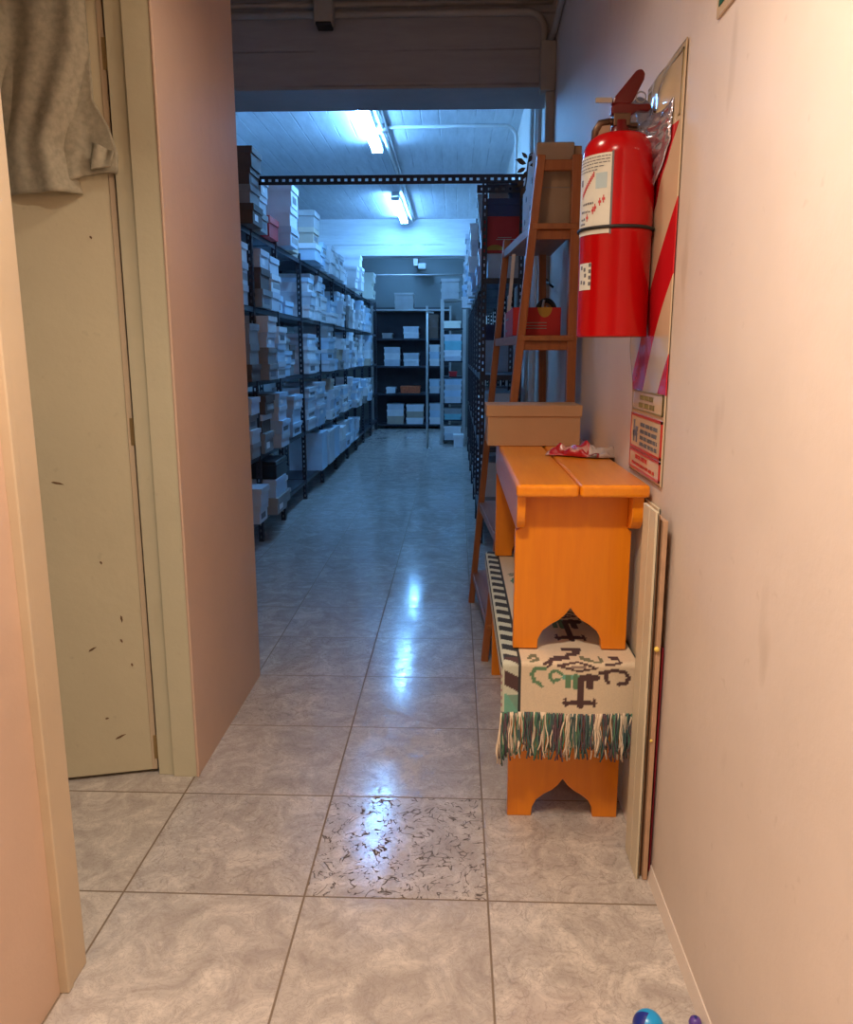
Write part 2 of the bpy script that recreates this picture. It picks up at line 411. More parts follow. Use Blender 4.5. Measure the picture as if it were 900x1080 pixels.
def tfront(u, v):
    z = 2.30 + (1.722 + .02 * u - 2.30) * v
    e = .035 + .075 * max(0, min(1, (2.10 - z) / .24)) + (-.035 * max(0, min(1, (1.85 - z) / .12)))
    s_ = .37 + (e - .37) * u
    d = .040 + .012 * math.sin(u * 9 + 1.3 * v) * (.4 + v) + .007 * math.sin(u * 21 + 4 * v) - .018 * max(0, u - .9) * 10
    return tuple(dp(s_, d, z))
MB().grid(tfront, 60, 60).build('front_fold', 'towel', tw, smooth=True, solid=.007)
cor = MB()
def tflap(u, v):
    s_ = .038 - u * .052 + .012 * v; z = 1.868 - v * .068 - .02 * u + .03 * u * v
    return tuple(dp(s_, .034 + .010 * math.sin(u * 8) * (1 - v) + .006 * v, z))
cor.grid(tflap, 16, 16).build('hem_corner', 'towel', tw, smooth=True, solid=.006)

# ------------------------------------------------------------------ benches
ARCH = [(-.088, 0), (-.086, .028), (-.074, .052), (-.052, .070), (-.030, .083), (-.013, .099), (0, .118)]
def bench(name, label, x0, x1, y0, y1, z0, h, ya, yb, notch=True):
    b = thing(name, label, 'bench', ((x0 + x1) / 2, (ya + yb) / 2, z0), 'stacked orange benches')
    cx = (x0 + x1) / 2; zt = z0 + h; th = .033
    arch = [(cx + a, z0 + c) for a, c in ARCH] + [(cx - a, z0 + c) for a, c in ARCH[-2::-1]]
    poly = [(x0, z0)] + arch + [(x1, z0), (x1, zt - th - .105), (x1 - .012, zt - th - .095), (x1 - .012, zt - th), (x0 + .024, zt - th), (x0 + .024, zt - th - .09), (x0, zt - th - .105)]
    for yy in (y0, y1):
        MB().prism(poly, 1, yy, yy + .03).build('end_panel', 'orange_end', b, bevel=.0025)
    for (a0, a1) in ((x0 - .006, cx + .0), (cx + .003, x1 + .026)):
        MB().box(a0, a1, ya, yb, zt - th, zt).build('top_board', 'orange', b, bevel=.009, seg=3)
    def apron(a0, a1):
        za = zt - th - .095
        pr = [(ya + .028, zt - th)] + [(ya + .028 + .045 * (1 - math.cos(k * PI / 12)), za + .05 - .05 * math.sin(k * PI / 12)) for k in range(7)]
        pr += [(yb - .028 - .045 * (1 - math.cos(k * PI / 12)), za + .05 - .05 * math.sin(k * PI / 12)) for k in range(6, -1, -1)] + [(yb - .028, zt - th)]
        MB().prism(pr, 0, a0, a1).build('apron', 'orange', b, bevel=.003)
    apron(x0 - .001, x0 + .022); apron(x1 - .012, x1 + .018)
    return b
bench('bench', 'lower orange wooden bench standing on the floor under a woven runner', .158, .473, 2.076, 3.09, 0, .502, 2.0, 3.17)
bench('bench', 'upper orange wooden bench stacked on top of the woven runner', .164, .474, 2.076, 3.09, .5135, .4715, 2.0, 3.17)

# ------------------------------------------------------------------ woven runner
CREAM = (.82, .68, .49); PLUM = (.095, .05, .05); GRN = (.13, .27, .15); TEAL = (.18, .46, .35); PALE = (.64, .67, .54); BLK = (.035, .04, .045); OLV = (.20, .21, .13)
STROKES = [  # strokes read in the crop frame of the motif: x 100..760 across, y down to the hem at 435
    ([(410, 378), (550, 378)], 14, PLUM), ([(415, 358), (418, 392)], 9, PLUM), ([(545, 358), (548, 392)], 9, PLUM), ([(440, 368), (525, 368)], 10, PLUM),
    ([(485, 260), (485, 385)], 23, PLUM), ([(425, 250), (425, 290)], 17, GRN), ([(460, 246), (460, 296)], 16, GRN), ([(520, 246), (525, 295)], 20, PLUM), ([(405, 250), (470, 250)], 17, TEAL), ([(480, 252), (560, 252)], 17, PLUM),
    ([(400, 240), (370, 218), (345, 225), (340, 255), (360, 275)], 10, GRN), ([(315, 212), (270, 212), (255, 240), (270, 275), (295, 292)], 12, GRN), ([(350, 270), (380, 262)], 9, GRN), ([(285, 280), (305, 300)], 9, GRN),
    ([(600, 225), (600, 255), (612, 275)], 11, PLUM), ([(575, 228), (640, 215), (690, 225), (708, 252), (695, 280), (662, 285)], 12, PLUM),
    ([(380, 195), (470, 178), (555, 205), (470, 220), (380, 195)], 7, PLUM), ([(440, 200), (500, 200)], 9, (.30, .22, .18)),
    ([(245, 160), (275, 150), (285, 168), (250, 178)], 8, OLV), ([(315, 190), (345, 165), (430, 158)], 9, PLUM), ([(430, 150), (490, 140)], 9, PLUM), ([(490, 158), (560, 178), (585, 172), (575, 160)], 9, OLV),
    ([(600, 190), (640, 187), (668, 178), (660, 160), (630, 157)], 8, PLUM), ([(420, 128), (500, 128)], 9, PLUM), ([(350, 175), (330, 200)], 8, PLUM)]
def segd(px, py, a, b):
    ax, ay = a; bx, by = b; dx, dy = bx - ax, by - ay; q = dx * dx + dy * dy
    t_ = 0 if q == 0 else max(0, min(1, ((px - ax) * dx + (py - ay) * dy) / q))
    return math.hypot(px - ax - t_ * dx, py - ay - t_ * dy)
XW0, XW1, YF, ZT = .142, .485, 1.996, .508         # edges of the bench top the wool bends over
DROP = .148
def rugcol(x, s_):
    """x across in metres, s_ along the cloth from the front hem"""
    if x < XW0 + .038 or x > XW1 + .003:
        left = x < XW0 + .038
        if left:
            if x < XW0 - .030: return (.46, .30, .30) if math.sin(s_ * 300) > .2 else PALE
            if x < XW0 - .014: return BLK if x > XW0 - .024 else PALE
            if x < XW0 + .030:
                if x < XW0 - .006: return PALE
                if s_ < .055 and (x - XW0 + .006) < .034 * (1 - s_ / .055) + .006: return TEAL
                if s_ < .05: return (.20, .36, .28)
                k = (s_ + (x - XW0) * .55) % .076
                return PLUM if s_ < .17 and k < .042 else (BLK if k < .042 else PALE)
            return BLK
        if x < XW1 + .014: return BLK
        return TEAL if s_ < .07 else ((.25, .12, .2) if s_ < .12 else BLK if (s_ % .08) < .04 else PALE)
    y = 435 - s_ * 265 / DROP if s_ < DROP else 170 - (s_ - DROP) / .00205
    xc = 205 + (x - XW0 - .038) / (XW1 - XW0 - .035) * 540
    if y < 118:                                        # farther medallions repeat under the upper bench
        k = (s_ - .26) % .42
        y = 435 - k * 900; 
    xc = round(xc / 8) * 8; y = round(y / 6) * 6
    for pts, w_, c in STROKES:
        for a, b_ in zip(pts, pts[1:]):
            if segd(xc, y, a, b_) < w_ * .80: return c
    return CREAM
SL = 1.18; WX0, WX1 = -.050, .030
def rugpos(u, v):
    x = XW0 + WX0 + u * (XW1 + WX1 - XW0 - WX0)
    s_ = v * (DROP + SL)
    b_ = max(0, DROP - s_); a = max(0, XW0 - x); c = max(0, x - XW1)
    r = .012
    def over(t_):                                      # path over a rounded edge: sideways, downwards
        if t_ < r * PI / 2: q = t_ / r; return r * math.sin(q), r * (1 - math.cos(q))
        return r + .06 * (t_ - r * PI / 2), r + (t_ - r * PI / 2)
    fo, fd = over(b_); lo, ld = over(a); ro, rd = over(c)
    X = min(max(x, XW0), XW1) - lo + ro
    Y = (YF - fo) if b_ > 0 else YF + (s_ - DROP)
    dr = math.sqrt(fd ** 2 + max(ld, rd) ** 2 * (1 if fd < 1e-6 else .25))
    if fd < 1e-6: dr = max(ld, rd)
    wav = .004 * math.sin(x * 23 + s_ * 5) * min(1, b_ / .05)
    return (X, Y - wav, ZT - dr)
rug = thing('table_runner', 'cream and green woven runner with dark medallions draped over the lower bench', 'runner', (.32, 2.55, .50))
MB().grid(rugpos, 170, 400, 0, lambda u, v: rugcol(XW0 + WX0 + u * (XW1 + WX1 - XW0 - WX0), v * (DROP + SL))).build('woven_cloth', 'rug', rug, smooth=True, solid=.004, color=True)
fr = MB()
for k in range(270):
    u = (k + R.uniform(-.35, .35)) / 269; u = min(1, max(0, u))
    p = Vector(rugpos(u, 0)); x = p.x
    side = max(0, XW0 - x) + max(0, x - XW1)
    ln = .124 + R.uniform(-.03, .016) + (.02 if side > .012 else 0); ph = R.uniform(0, 6.3); am = R.uniform(.002, .006); dx = R.gauss(0, .007); dy = R.uniform(-.008, .010)
    pts = [p + Vector((dx * (i / 7) + am * math.sin(ph + i * 1.1) * i / 7, dy * i / 7 + .003 * math.sin(ph * 2 + i), -ln * i / 7 + .004)) for i in range(8)]
    z_ = math.sin(u * 37 + 1.1) + math.sin(u * 91) * .7 + R.uniform(-1.2, 1.2)
    mi = 0 if z_ > .55 else 1 if z_ > -.1 else 2 if z_ > -.8 else 3
    fr.tube(pts, [.0016 + R.uniform(0, .0008)] * 7 + [.0023], 5, mi)
fo = fr.build('fringe', ['fringe0', 'fringe1', 'fringe2', 'fringe3'], rug, smooth=True); fo['kind'] = 'stuff'

# ------------------------------------------------------------------ lidded shoebox on the bench, crumpled wrapper
def lidbox(name, label, cat, loc, w_, d, h, lidh, mb_, ml, group=None, rot=0, over=.005, bev=.0015):
    t_ = thing(name, label, cat, (0, 0, 0), group)
    MB().box(-w_ / 2, w_ / 2, -d / 2, d / 2, 0, h - .002).build('body', mb_, t_, bevel=bev)
    l = MB(); l.box(-w_ / 2 - over, w_ / 2 + over, -d / 2 - over, d / 2 + over, h - lidh, h)
    l.build('lid', ml, t_, bevel=bev)
    t_.location = loc; t_.rotation_euler = (0, 0, rot); return t_
sb = lidbox('shoebox', 'brown cardboard shoebox with a lid at the back of the upper bench', 'box', (.283, 2.95, .986), .332, .19, .146, .040, 'card', 'card')
wr = MB()
def wrap(u, v):
    x = .035 + (u - .5) * .235; y = (v - .5) * .10
    e = math.sin(PI * u) ** .4 * math.sin(PI * v) ** .5
    z = .004 + .042 * e * (.55 + .45 * math.sin(11 * u + 5 * v) * math.sin(9 * v - 6 * u)) + .006 * math.sin(40 * u + 13 * v) * e
    y *= (.62 + .5 * math.sin(PI * (u * .9 + .1))) ; 
    return (.392 + x + .03 * (v - .5), 2.62 + y + .012 * math.sin(7 * u) - .07 * u, .985 + max(.001, z))
def wrapc(u, v):
    q = math.sin(9 * u + 4 * v) + math.sin(17 * u - 11 * v) * .7
    if u > .90: return (.03, .03, .03)
    if u < .05: return (.5, .30, .30)
    if u > .55: return (.60, .50, .46) if q > -.5 else (.34, .02, .03) if q > -.9 else (.10, .07, .06)
    return (.45, .008, .015) if q > -.75 else (.62, .30, .25)
wr.grid(wrap, 70, 34, 0, wrapc).build('snack_wrapper', 'wrap', smooth=True, solid=.0012, color=True)
tag(bpy.data.objects['snack_wrapper'], 'crumpled red and white plastic wrapper lying on the upper bench top', 'wrapper')

# ------------------------------------------------------------------ panels leaning between bench and wall
def leanpanel(name, label, xb, xt, thick, y0, y1, z1, m, grooves=0, cat='panel'):
    mb = MB(); e = .008
    n = max(1, grooves); wd = (y1 - y0) / n
    for k in range(n):
        ya, yb = y0 + wd * k + (.0015 if k else 0), y0 + wd * (k + 1) - (.0015 if k < n - 1 else 0)
        mb.add([(xb, ya, .001), (xb + thick, ya, .001), (xb, yb, .001), (xb + thick, yb, .001), (xt, ya, z1), (xt + thick, ya, z1), (xt, yb, z1), (xt + thick, yb, z1)],
               [(0, 2, 3, 1), (4, 5, 7, 6), (0, 1, 5, 4), (2, 6, 7, 3), (0, 4, 6, 2), (1, 3, 7, 5)])
    if n > 1: mb.add([(xb + .004, y0, .002), (xb + thick, y0, .002), (xb + .004, y1, .002), (xb + thick, y1, .002), (xt + .004, y0, z1 - .002), (xt + thick, y0, z1 - .002), (xt + .004, y1, z1 - .002), (xt + thick, y1, z1 - .002)],
               [(0, 2, 3, 1), (4, 5, 7, 6), (0, 1, 5, 4), (2, 6, 7, 3), (0, 4, 6, 2), (1, 3, 7, 5)])
    o = mb.build(name, m, bevel=.001); return tag(o, label, cat)
leanpanel('wall_panel', 'cream grooved board leaning on the wall in front of the stacked benches', .4670, .4650, .008, 1.803, 1.925, .955, 'panelcream', 2)
leanpanel('wall_panel', 'cream board squeezed between the stacked benches and the right wall', .5010, .5010, .007, 1.93, 2.70, .940, 'panelcream', 7)
leanpanel('hardboard_sheet', 'thin dark brown hardboard sheet leaning behind the cream grooved board', .4785, .4765, .003, 1.815, 1.925, .945, 'hardboard')
leanpanel('fibreboard_sheet', 'tan fibreboard sheet leaning between the dark hardboard and the wall', .4850, .4830, .011, 1.800, 1.925, .935, 'tan')
leanpanel('plastic_sheet', 'deep red plastic sheet squeezed against the wall behind the tan board', .5020, .5020, .003, 1.812, 1.925, .62, 'redsheet')
for k, (z, y, r) in enumerate([(.622, 1.797, .007), (.385, 1.797, .004)]):
    g = MB(); g.lathe([(.001, z - r), (r, z - r * .3), (r * .8, z + r * .5), (.001, z + r)], (.4850, y + .003, 0), 10)
    tag(g.build('glue_blob', 'yellow', smooth=True), ('larger, upper' if k == 0 else 'smaller, lower') + ' yellow glue blob on the front edge of the leaning boards', 'glue blob')

# ------------------------------------------------------------------ striped sign on the wall
sg = thing('wall_sign', 'glossy red and cream striped extinguisher sign on the right wall', 'sign', (XR, 2.11, .99))
Y0s, Y1s, Z0s, Z1s = 1.93, 2.29, .99, 2.0
def plate(u, v):
    y = Y0s + (Y1s - Y0s) * u; z = Z0s + (Z1s - Z0s) * v
    bulge = .012 * math.sin(PI * u) * min(1, max(0, (z - 1.2) / .25)) * min(1, (2.0 - z) / .1)
    g = math.exp(-((y - 2.15) / .10) ** 2 - ((z - 1.83) / .12) ** 2)
    dent = g * (.010 * math.sin(38 * y + 22 * z) + .008 * math.sin(61 * z - 17 * y) + .012)
    edge = .018 * max(0, (u - .72) / .28) ** 2 * min(1, max(0, (z - 1.2) / .2)) * min(1, max(0, (1.95 - z) / .2))
    return (XR - .004 - bulge - dent - edge * (1 + .3 * math.sin(z * 30)), y, z)
po = MB().grid(plate, 60, 150).build('plate', 'sign', sg, smooth=True, solid=.002)
for q in po.data.vertices: pass
# the plate's pattern is read in world axes, so its mesh keeps them
for q in po.data.vertices: q.co += Vector(ORG[sg.name])
po.location = -Vector(ORG[sg.name])
def frame(mb, y0, y1, z0, z1, t_, x0=XR - .0085, x1=XR - .005):
    mb.box(x0, x1, y0, y1, z0, z0 + t_); mb.box(x0, x1, y0, y1, z1 - t_, z1); mb.box(x0, x1, y0, y0 + t_, z0, z1); mb.box(x0, x1, y1 - t_, y1, z0, z1); return mb
def ztilt(mb): return mb
a = MB().box(XR - .0075, XR - .005, 1.945, 2.275, 1.165, 1.214).build('text_panel', 'signcream', sg)
frame(MB(), 1.945, 2.275, 1.163, 1.216, .0035).build('panel_border', 'olive', a)
a = MB().box(XR - .0075, XR - .005, 1.945, 2.275, 1.062, 1.150).build('text_panel', 'signcream', sg)
frame(MB(), 1.942, 2.278, 1.056, 1.152, .007).build('panel_border', 'signred', a)
b2 = MB().box(XR - .0075, XR - .005, 1.945, 2.275, 1.004, 1.050).build('text_panel', 'signcream', sg)
frame(MB(), 1.942, 2.278, 1.000, 1.052, .006).build('panel_border', 'signred', b2)
def scribble(mb, ya, yb, z, h, x=XR - .0092):
    """a row of small letter-like strokes, read from far (ya) to near (yb)"""
    y = ya; rr = random.Random(int(z * 1000))
    while y > yb + .008:
        wl = rr.choice((3, 4, 5, 6))
        for k in range(wl):
            if y < yb + .008: break
            lw = .0085
            kind = rr.randint(0, 3)
            mb.box(x, x + .0015, y - .0016, y, z, z + h)
            if kind in (0, 2): mb.box(x, x + .0015, y - lw + .003, y, z + h - .0018, z + h)
            if kind in (1, 2): mb.box(x, x + .0015, y - lw + .003, y, z, z + .0018)
            if kind == 3: mb.box(x, x + .0015, y - lw + .003, y, z + h * .45, z + h * .45 + .0018)
            if kind != 1: mb.box(x, x + .0015, y - lw + .003, y - lw + .0046, z, z + h * rr.choice((.5, 1)))
            y -= lw
        y -= .008
    return mb
q = MB(); scribble(q, 2.18, 2.03, 1.193, .012); scribble(q, 2.19, 2.02, 1.172, .013); q.build('lettering', 'olive', sg)
q = MB(); [scribble(q, 2.16, 1.97, z, .010) for z in (1.122, 1.104, 1.087, 1.070)]
q.build('lettering', 'ink', sg)
q = MB(); q.box(XR - .009, XR - .0075, 2.20, 2.245, 1.09, 1.105); q.box(XR - .009, XR - .0075, 2.228, 2.24, 1.075, 1.135); q.box(XR - .009, XR - .0075, 2.195, 2.207, 1.075, 1.10); q.box(XR - .009, XR - .0075, 2.19, 2.215, 1.105, 1.118)
q.build('logo_mark', 'ink', sg)
q = MB(); scribble(q, 2.20, 2.06, 1.030, .011); scribble(q, 2.24, 1.98, 1.012, .008); q.build('lettering', 'signred', sg)
q = MB()
for (p1, p2) in (((2.16, 1.865), (2.06, 1.965)), ((2.06, 1.965), (1.985, 1.865)), ((1.985, 1.865), (2.16, 1.865))):
    q.bar((XR - .0075, *p1), (XR - .0075, *p2), .003, .008, (1, 0, 0))
q.build('triangle_mark', 'ink', sg)
frame(MB(), 1.945, 2.275, 1.845, 1.985, .004).build('panel_border', 'olive', sg)

M['sheen'] = simple('violet sheen film', (.52, .50, .60), .1, .75, .1, 12)  # violet tint paints the cool reflections on the sign's glossy side
def sheen(u, v):
    y = 2.275 - .29 * u; z = 1.62 + .17 * u + (.34 - .25 * u) * v
    yy = y + .02 * math.sin(9 * v) * (1 - u); e = math.sin(PI * u) ** .5 * math.sin(PI * min(1, v * 1.05)) ** .4
    cr = math.sin(31 * u + 13 * v) * math.sin(17 * v - 9 * u) + .6 * math.sin(43 * v + 7 * u)
    return (plate((yy - Y0s) / (Y1s - Y0s), (z - Z0s) / (Z1s - Z0s))[0] - .004 - .016 * e - .010 * cr * e - .045 * (1 - u) ** 2, yy, z + .02 * math.sin(7 * u))
MB().grid(sheen, 40, 40).build('sheen_film', 'sheen', sg, smooth=True, solid=.001)  # added crumpled patch that carries the sign's shine
# exit sign corner, green on white
es = thing('exit_sign', 'small green sign with a pale border high on the right wall', 'sign', (XR, 1.60, 1.96))
MB().box(XR - .006, XR, 1.40, 1.722, 1.955, 2.11).build('plate', 'signcream', es, bevel=.002)
MB().box(XR - .0075, XR - .006, 1.415, 1.705, 1.972, 2.095).build('green_face', 'green', es)
q = MB(); q.box(XR - .0088, XR - .0075, 1.66, 1.69, 1.985, 2.01); q.bar((XR - .008, 1.69, 2.05), (XR - .008, 1.65, 2.02), .0015, .012, (1, 0, 0))
q.build('arrow_mark', 'signcream', es)

# ------------------------------------------------------------------ fire extinguisher
ex, ey = .404, 2.12
fe = thing('fire_extinguisher', 'red fire extinguisher hanging on the right wall beside the striped sign', 'extinguisher', (ex, ey, 1.357))
zb = 1.357; r0 = .0905
prof = [(.075, zb + .003), (r0 - .002, zb), (r0 - .001, zb + .004), (r0 - .001, zb + .245), (r0 + .001, zb + .25), (r0 + .001, zb + .253), (r0, zb + .258), (r0, zb + .415)]
zh = zb + .432
prof = prof[:-1] + [(r0, zh)] + [(.026 + (r0 - .026) * math.cos(k * PI / 20) ** .62, zh + .058 * math.sin(k * PI / 20) ** 1.15) for k in range(1, 10)] + [(.026, zh + .059)]
MB().lathe(prof, (ex, ey, 0), 64).build('cylinder', 'red', fe, smooth=True)
zs = zb + .492
MB().lathe([(.030, zs - .012), (.024, zs), (.023, zs + .012), (.018, zs + .016), (.018, zs + .03)], (ex, ey, 0), 24).build('neck', 'darkred', fe, smooth=True)
# valve body, fixed handle and squeeze lever lie along +x / -x seen from the passage
vz = zs + .016
v_ = MB(); v_.box(ex - .020, ex + .022, ey - .014, ey + .014, vz, vz + .030); v_.tube([(ex - .02, ey, vz + .012), (ex - .03, ey, vz + .012)], .009, 10)
v_.build('valve', 'bronze', fe, bevel=.004)
hd = MB(); hd.prism([(ex - .026, vz + .026), (ex - .026, vz + .046), (ex - .010, vz + .056), (ex + .040, vz + .050), (ex + .068, vz + .052), (ex + .073, vz + .042), (ex + .066, vz + .033), (ex + .040, vz + .036), (ex + .02, vz + .022)], 1, ey - .012, ey + .012)
hd.build('carry_handle', 'darkred', fe, bevel=.005, seg=3)
lv = MB(); lv.prism([(ex - .026, vz + .050), (ex - .020, vz + .066), (ex + .022, vz + .116), (ex + .032, vz + .128), (ex + .045, vz + .130), (ex + .053, vz + .120), (ex + .051, vz + .106), (ex + .024, vz + .052)], 1, ey - .011, ey + .011)
lv.build('squeeze_lever', 'darkred', fe, bevel=.005, seg=3)
rg = MB(); rg.tube([(ex + .045 + .012 * math.cos(k * PI / 12), ey - .008, vz + .066 + .012 * math.sin(k * PI / 12)) for k in range(25)], .0018, 6)
rg.build('pin_ring', 'steel', fe, smooth=True)
MB().box(ex - .066, ex - .024, ey - .010, ey - .004, vz + .054, vz + .066).build('seal_tag', 'trunk', fe, bevel=.002)
nz = MB(); nz.tube([(ex - .028, ey - .002, vz + .012), (ex - .050, ey, vz + .008), (ex - .060, ey + .002, vz - .010), (ex - .063, ey + .01, vz - .05)], [.009, .010, .011, .009], 10)
nz.build('hose', 'bronze', fe, smooth=True)
MB().box(ex - .058, ex - .026, ey - .006, ey - .002, vz - .046, vz + .010).build('paper_tag', 'cardpale', fe, bevel=.001)
br = MB(); br.tube([(ex + .012, ey + .004, vz - .004), (ex + .05, ey + .012, vz - .004), (XR - .02, 2.155, vz + .006)], .0065, 8)
br.tube([(ex + .0, ey, vz + .004), (ex + .042, ey + .006, vz + .006)], .006, 8)
br.box(XR - .024, XR - .004, 2.145, 2.170, vz - .035, vz + .045)
br.build('wall_bracket', 'bronze', fe, bevel=.001)
st = MB(); st.tube([(ex + (r0 + .0025) * math.cos(k * PI / 24), ey + (r0 + .0025) * math.sin(k * PI / 24), zb + .262) for k in range(49)], .0045, 6)
st.build('strap', 'black', fe, smooth=True)
def wrapquad(mb, a0, a1, z0, z1, r=r0 + .0012, n=14, mi=0):
    vs = []
    for k in range(n + 1):
        t_ = a0 + (a1 - a0) * k / n
        vs += [(ex + r * math.cos(t_), ey + r * math.sin(t_), z0), (ex + r * math.cos(t_), ey + r * math.sin(t_), z1)]
    return mb.add(vs, [(2 * k, 2 * k + 2, 2 * k + 3, 2 * k + 1) for k in range(n)], mi)
D = math.radians
la = wrapquad(MB(), D(178), D(249), zb + .247, zb + .432).build('instruction_label', 'label', fe, smooth=True)
wrapquad(MB(), D(249), D(252), zb + .245, zb + .435, r0 + .0010).build('label_edge', 'ink', la)
q = MB(); rr = random.Random(3)
for k, z in enumerate((.424, .417, .410, .402, .395)):
    e1 = (247, 247, 246, 238, 226)[k]; t_ = 182.
    while t_ < e1:
        l = rr.uniform(3, 8); wrapquad(q, D(t_), D(min(e1, t_ + l)), zb + z, zb + z + .0022, r0 + .0018, 3); t_ += l + 1.3
for (a0, a1, z) in ((196, 222, .318), (192, 214, .300), (192, 204, .283), (190, 200, .272)):
    t_ = a0
    while t_ < a1:
        l = rr.uniform(1.5, 4); wrapquad(q, D(t_), D(t_ + l), zb + z, zb + z + .006 * rr.uniform(.5, 1), r0 + .0018, 2); t_ += l + 1.2
q.build('lettering', 'ink', la)
wrapquad(MB(), D(188), D(194), zb + .365, zb + .380, r0 + .0018, 2).build('picture', 'ink', la)
q = MB()
for k in range(11):
    t_ = 193 + k * 2.6; z = zb + .335 + k * .0045
    wrapquad(q, D(t_), D(t_ + 2.1), z, z + .013, r0 + .0018, 2)
for (t_, z) in ((230, .318), (236, .324), (218, .300), (222, .306), (206, .285)):
    wrapquad(q, D(t_), D(t_ + 5), zb + z, zb + z + .006, r0 + .0018, 2); wrapquad(q, D(t_ + 1.5), D(t_ + 3.3), zb + z - .006, zb + z + .012, r0 + .0018, 2)
q.build('lettering', 'inkred', la)
wrapquad(MB(), D(224), D(243), zb + .352, zb + .388, r0 + .0016).build('picture', 'inkblue', la)
lb = wrapquad(MB(), D(190), D(221), zb + .115, zb + .180, r0 + .0004).build('service_sticker', 'label', fe, smooth=True)
q = MB(); [wrapquad(q, D(t_), D(t_ + 5), zb + z, zb + z + .009, r0 + .0010, 2) for (t_, z) in ((204, .160), (206, .146), (204, .128), (216, .17), (216, .155), (216, .14), (216, .125), (196, .165), (196, .13))]
q.build('lettering', 'ink', lb)

# ------------------------------------------------------------------ wooden ladder stand
ld = thing('step_ladder', 'tall brown wooden step ladder standing behind the stacked benches', 'ladder', (.29, 3.7, 0))
YN, YK = 3.26, 4.08
def railx(z, near=True): return (.118 + .189 * z / 2.06) if near else (.077 + .148 * z / 1.82)
MB().bar((.118 + .016, YN, 0), (.307 + .016, YN, 2.06), .032, .05, (0, 1, 0)).build('rail', 'ladder', ld, bevel=.003)
MB().bar((.077 + .016, YK, 0), (.232 + .016, YK, 1.86), .032, .05, (0, 1, 0)).build('rail', 'ladder', ld, bevel=.003)
MB().bar((.475, YN, 0), (.458, YN, 2.06), .036, .05, (0, 1, 0)).build('rail', 'ladder', ld, bevel=.003)
MB().bar((.47, YK, 0), (.42, YK, 1.86), .036, .05, (0, 1, 0)).build('rail', 'ladder', ld, bevel=.003)
MB().box(.305, .445, YN - .012, YN + .012, 2.005, 2.045).build('top_rail', 'ladder', ld, bevel=.003)
for z in (.17, .55, .96, 1.385, 1.81):
    a, b_ = railx(z), railx(z, False)
    tr = MB(); z1 = z; z0 = z - .022
    tr.add([(a + .01, YN - .028, z0), (.468, YN - .028, z0), (b_ + .01, YK + .028, z0), (.468, YK + .028, z0), (a + .01, YN - .028, z1), (.468, YN - .028, z1), (b_ + .01, YK + .028, z1), (.468, YK + .028, z1)],
           [(0, 2, 3, 1), (4, 5, 7, 6), (0, 1, 5, 4), (2, 6, 7, 3), (0, 4, 6, 2), (1, 3, 7, 5)])
    t_ = tr.build('tread', 'tread', ld, bevel=.003)
    MB().box(a + .02, .462, YN - .010, YN + .014, z - .058, z - .0225).build('cross_bar', 'ladder', t_, bevel=.002)
    MB().bar((a + .012, YN, z - .018), (b_ + .012, YK, z - .018), .014, .036).build('side_bar', 'tread', t_, bevel=.002)
# carton on the upper tread
cb = thing('cardboard_box', 'large pale cardboard carton on the upper shelf of the ladder', 'box', (.385, 3.64, 1.812))
cm = MB().box(.312, .458, 3.32, 3.95, 1.813, 2.125, 0).build('carton', 'cardpale', cb, bevel=.004)
MB().box(.3108, .3125, 3.325, 3.945, 1.816, 2.122).build('side_face', 'cardwhite', cb)
q = MB()
for (y, z) in ((3.50, 2.02), (3.55, 1.92), (3.52, 1.86), (3.75, 1.99), (3.80, 1.90)): MB().prism([(y - .018, z), (y, z + .012), (y + .02, z + .004), (y + .012, z - .012), (y - .01, z - .01)], 0, .309, .311).build('dark_print', 'black', cb)
MB().box(.314, .456, 3.318, 3.3205, 1.955, 1.958).build('flap_seam', 'bk', cb)
MB().box(.460, .490, 3.34, 3.80, 1.813, 2.115).build('loose_flap', 'card', cb, bevel=.002)
# dried sprig at the carton's corner
sp = thing('dried_sprig', 'dark dried leafy sprig stuck at the top corner of the pale carton', 'sprig', (.30, 3.50, 2.02))
MB().tube([(.318, 3.50, 2.126), (.300, 3.50, 2.122), (.292, 3.49, 2.085), (.288, 3.49, 2.03), (.282, 3.49, 1.985)], .003, 6).build('stem', 'leaf', sp, smooth=True)
lf = MB(); rr = random.Random(5)
for (x, z, a, l) in ((.290, 2.105, 2.3, .035), (.286, 2.085, 2.8, .04), (.284, 2.07, 3.6, .04), (.292, 2.06, 4.2, .04), (.297, 2.09, 1.2, .035), (.282, 2.02, 3.7, .04), (.280, 1.995, 4.4, .045), (.300, 2.075, .3, .035), (.276, 2.10, 3.0, .035)):
    dx, dz = math.cos(a), math.sin(a); yy = 3.49 + rr.uniform(-.02, .02)
    pts = [(0, 0), (.3, .22), (.6, .2), (1, 0), (.6, -.2), (.3, -.2)]
    vs = [(x + l * (p * dx - q_ * dz), yy + e + .01 * p, z + l * (p * dz + q_ * dx)) for e in (0, .0015) for p, q_ in pts]
    lf.add(vs, [tuple(range(6)), tuple(range(11, 5, -1))] + [(i, i + 6, (i + 1) % 6 + 6, (i + 1) % 6) for i in range(6)])
lf.build('leaves', 'leaf', sp)
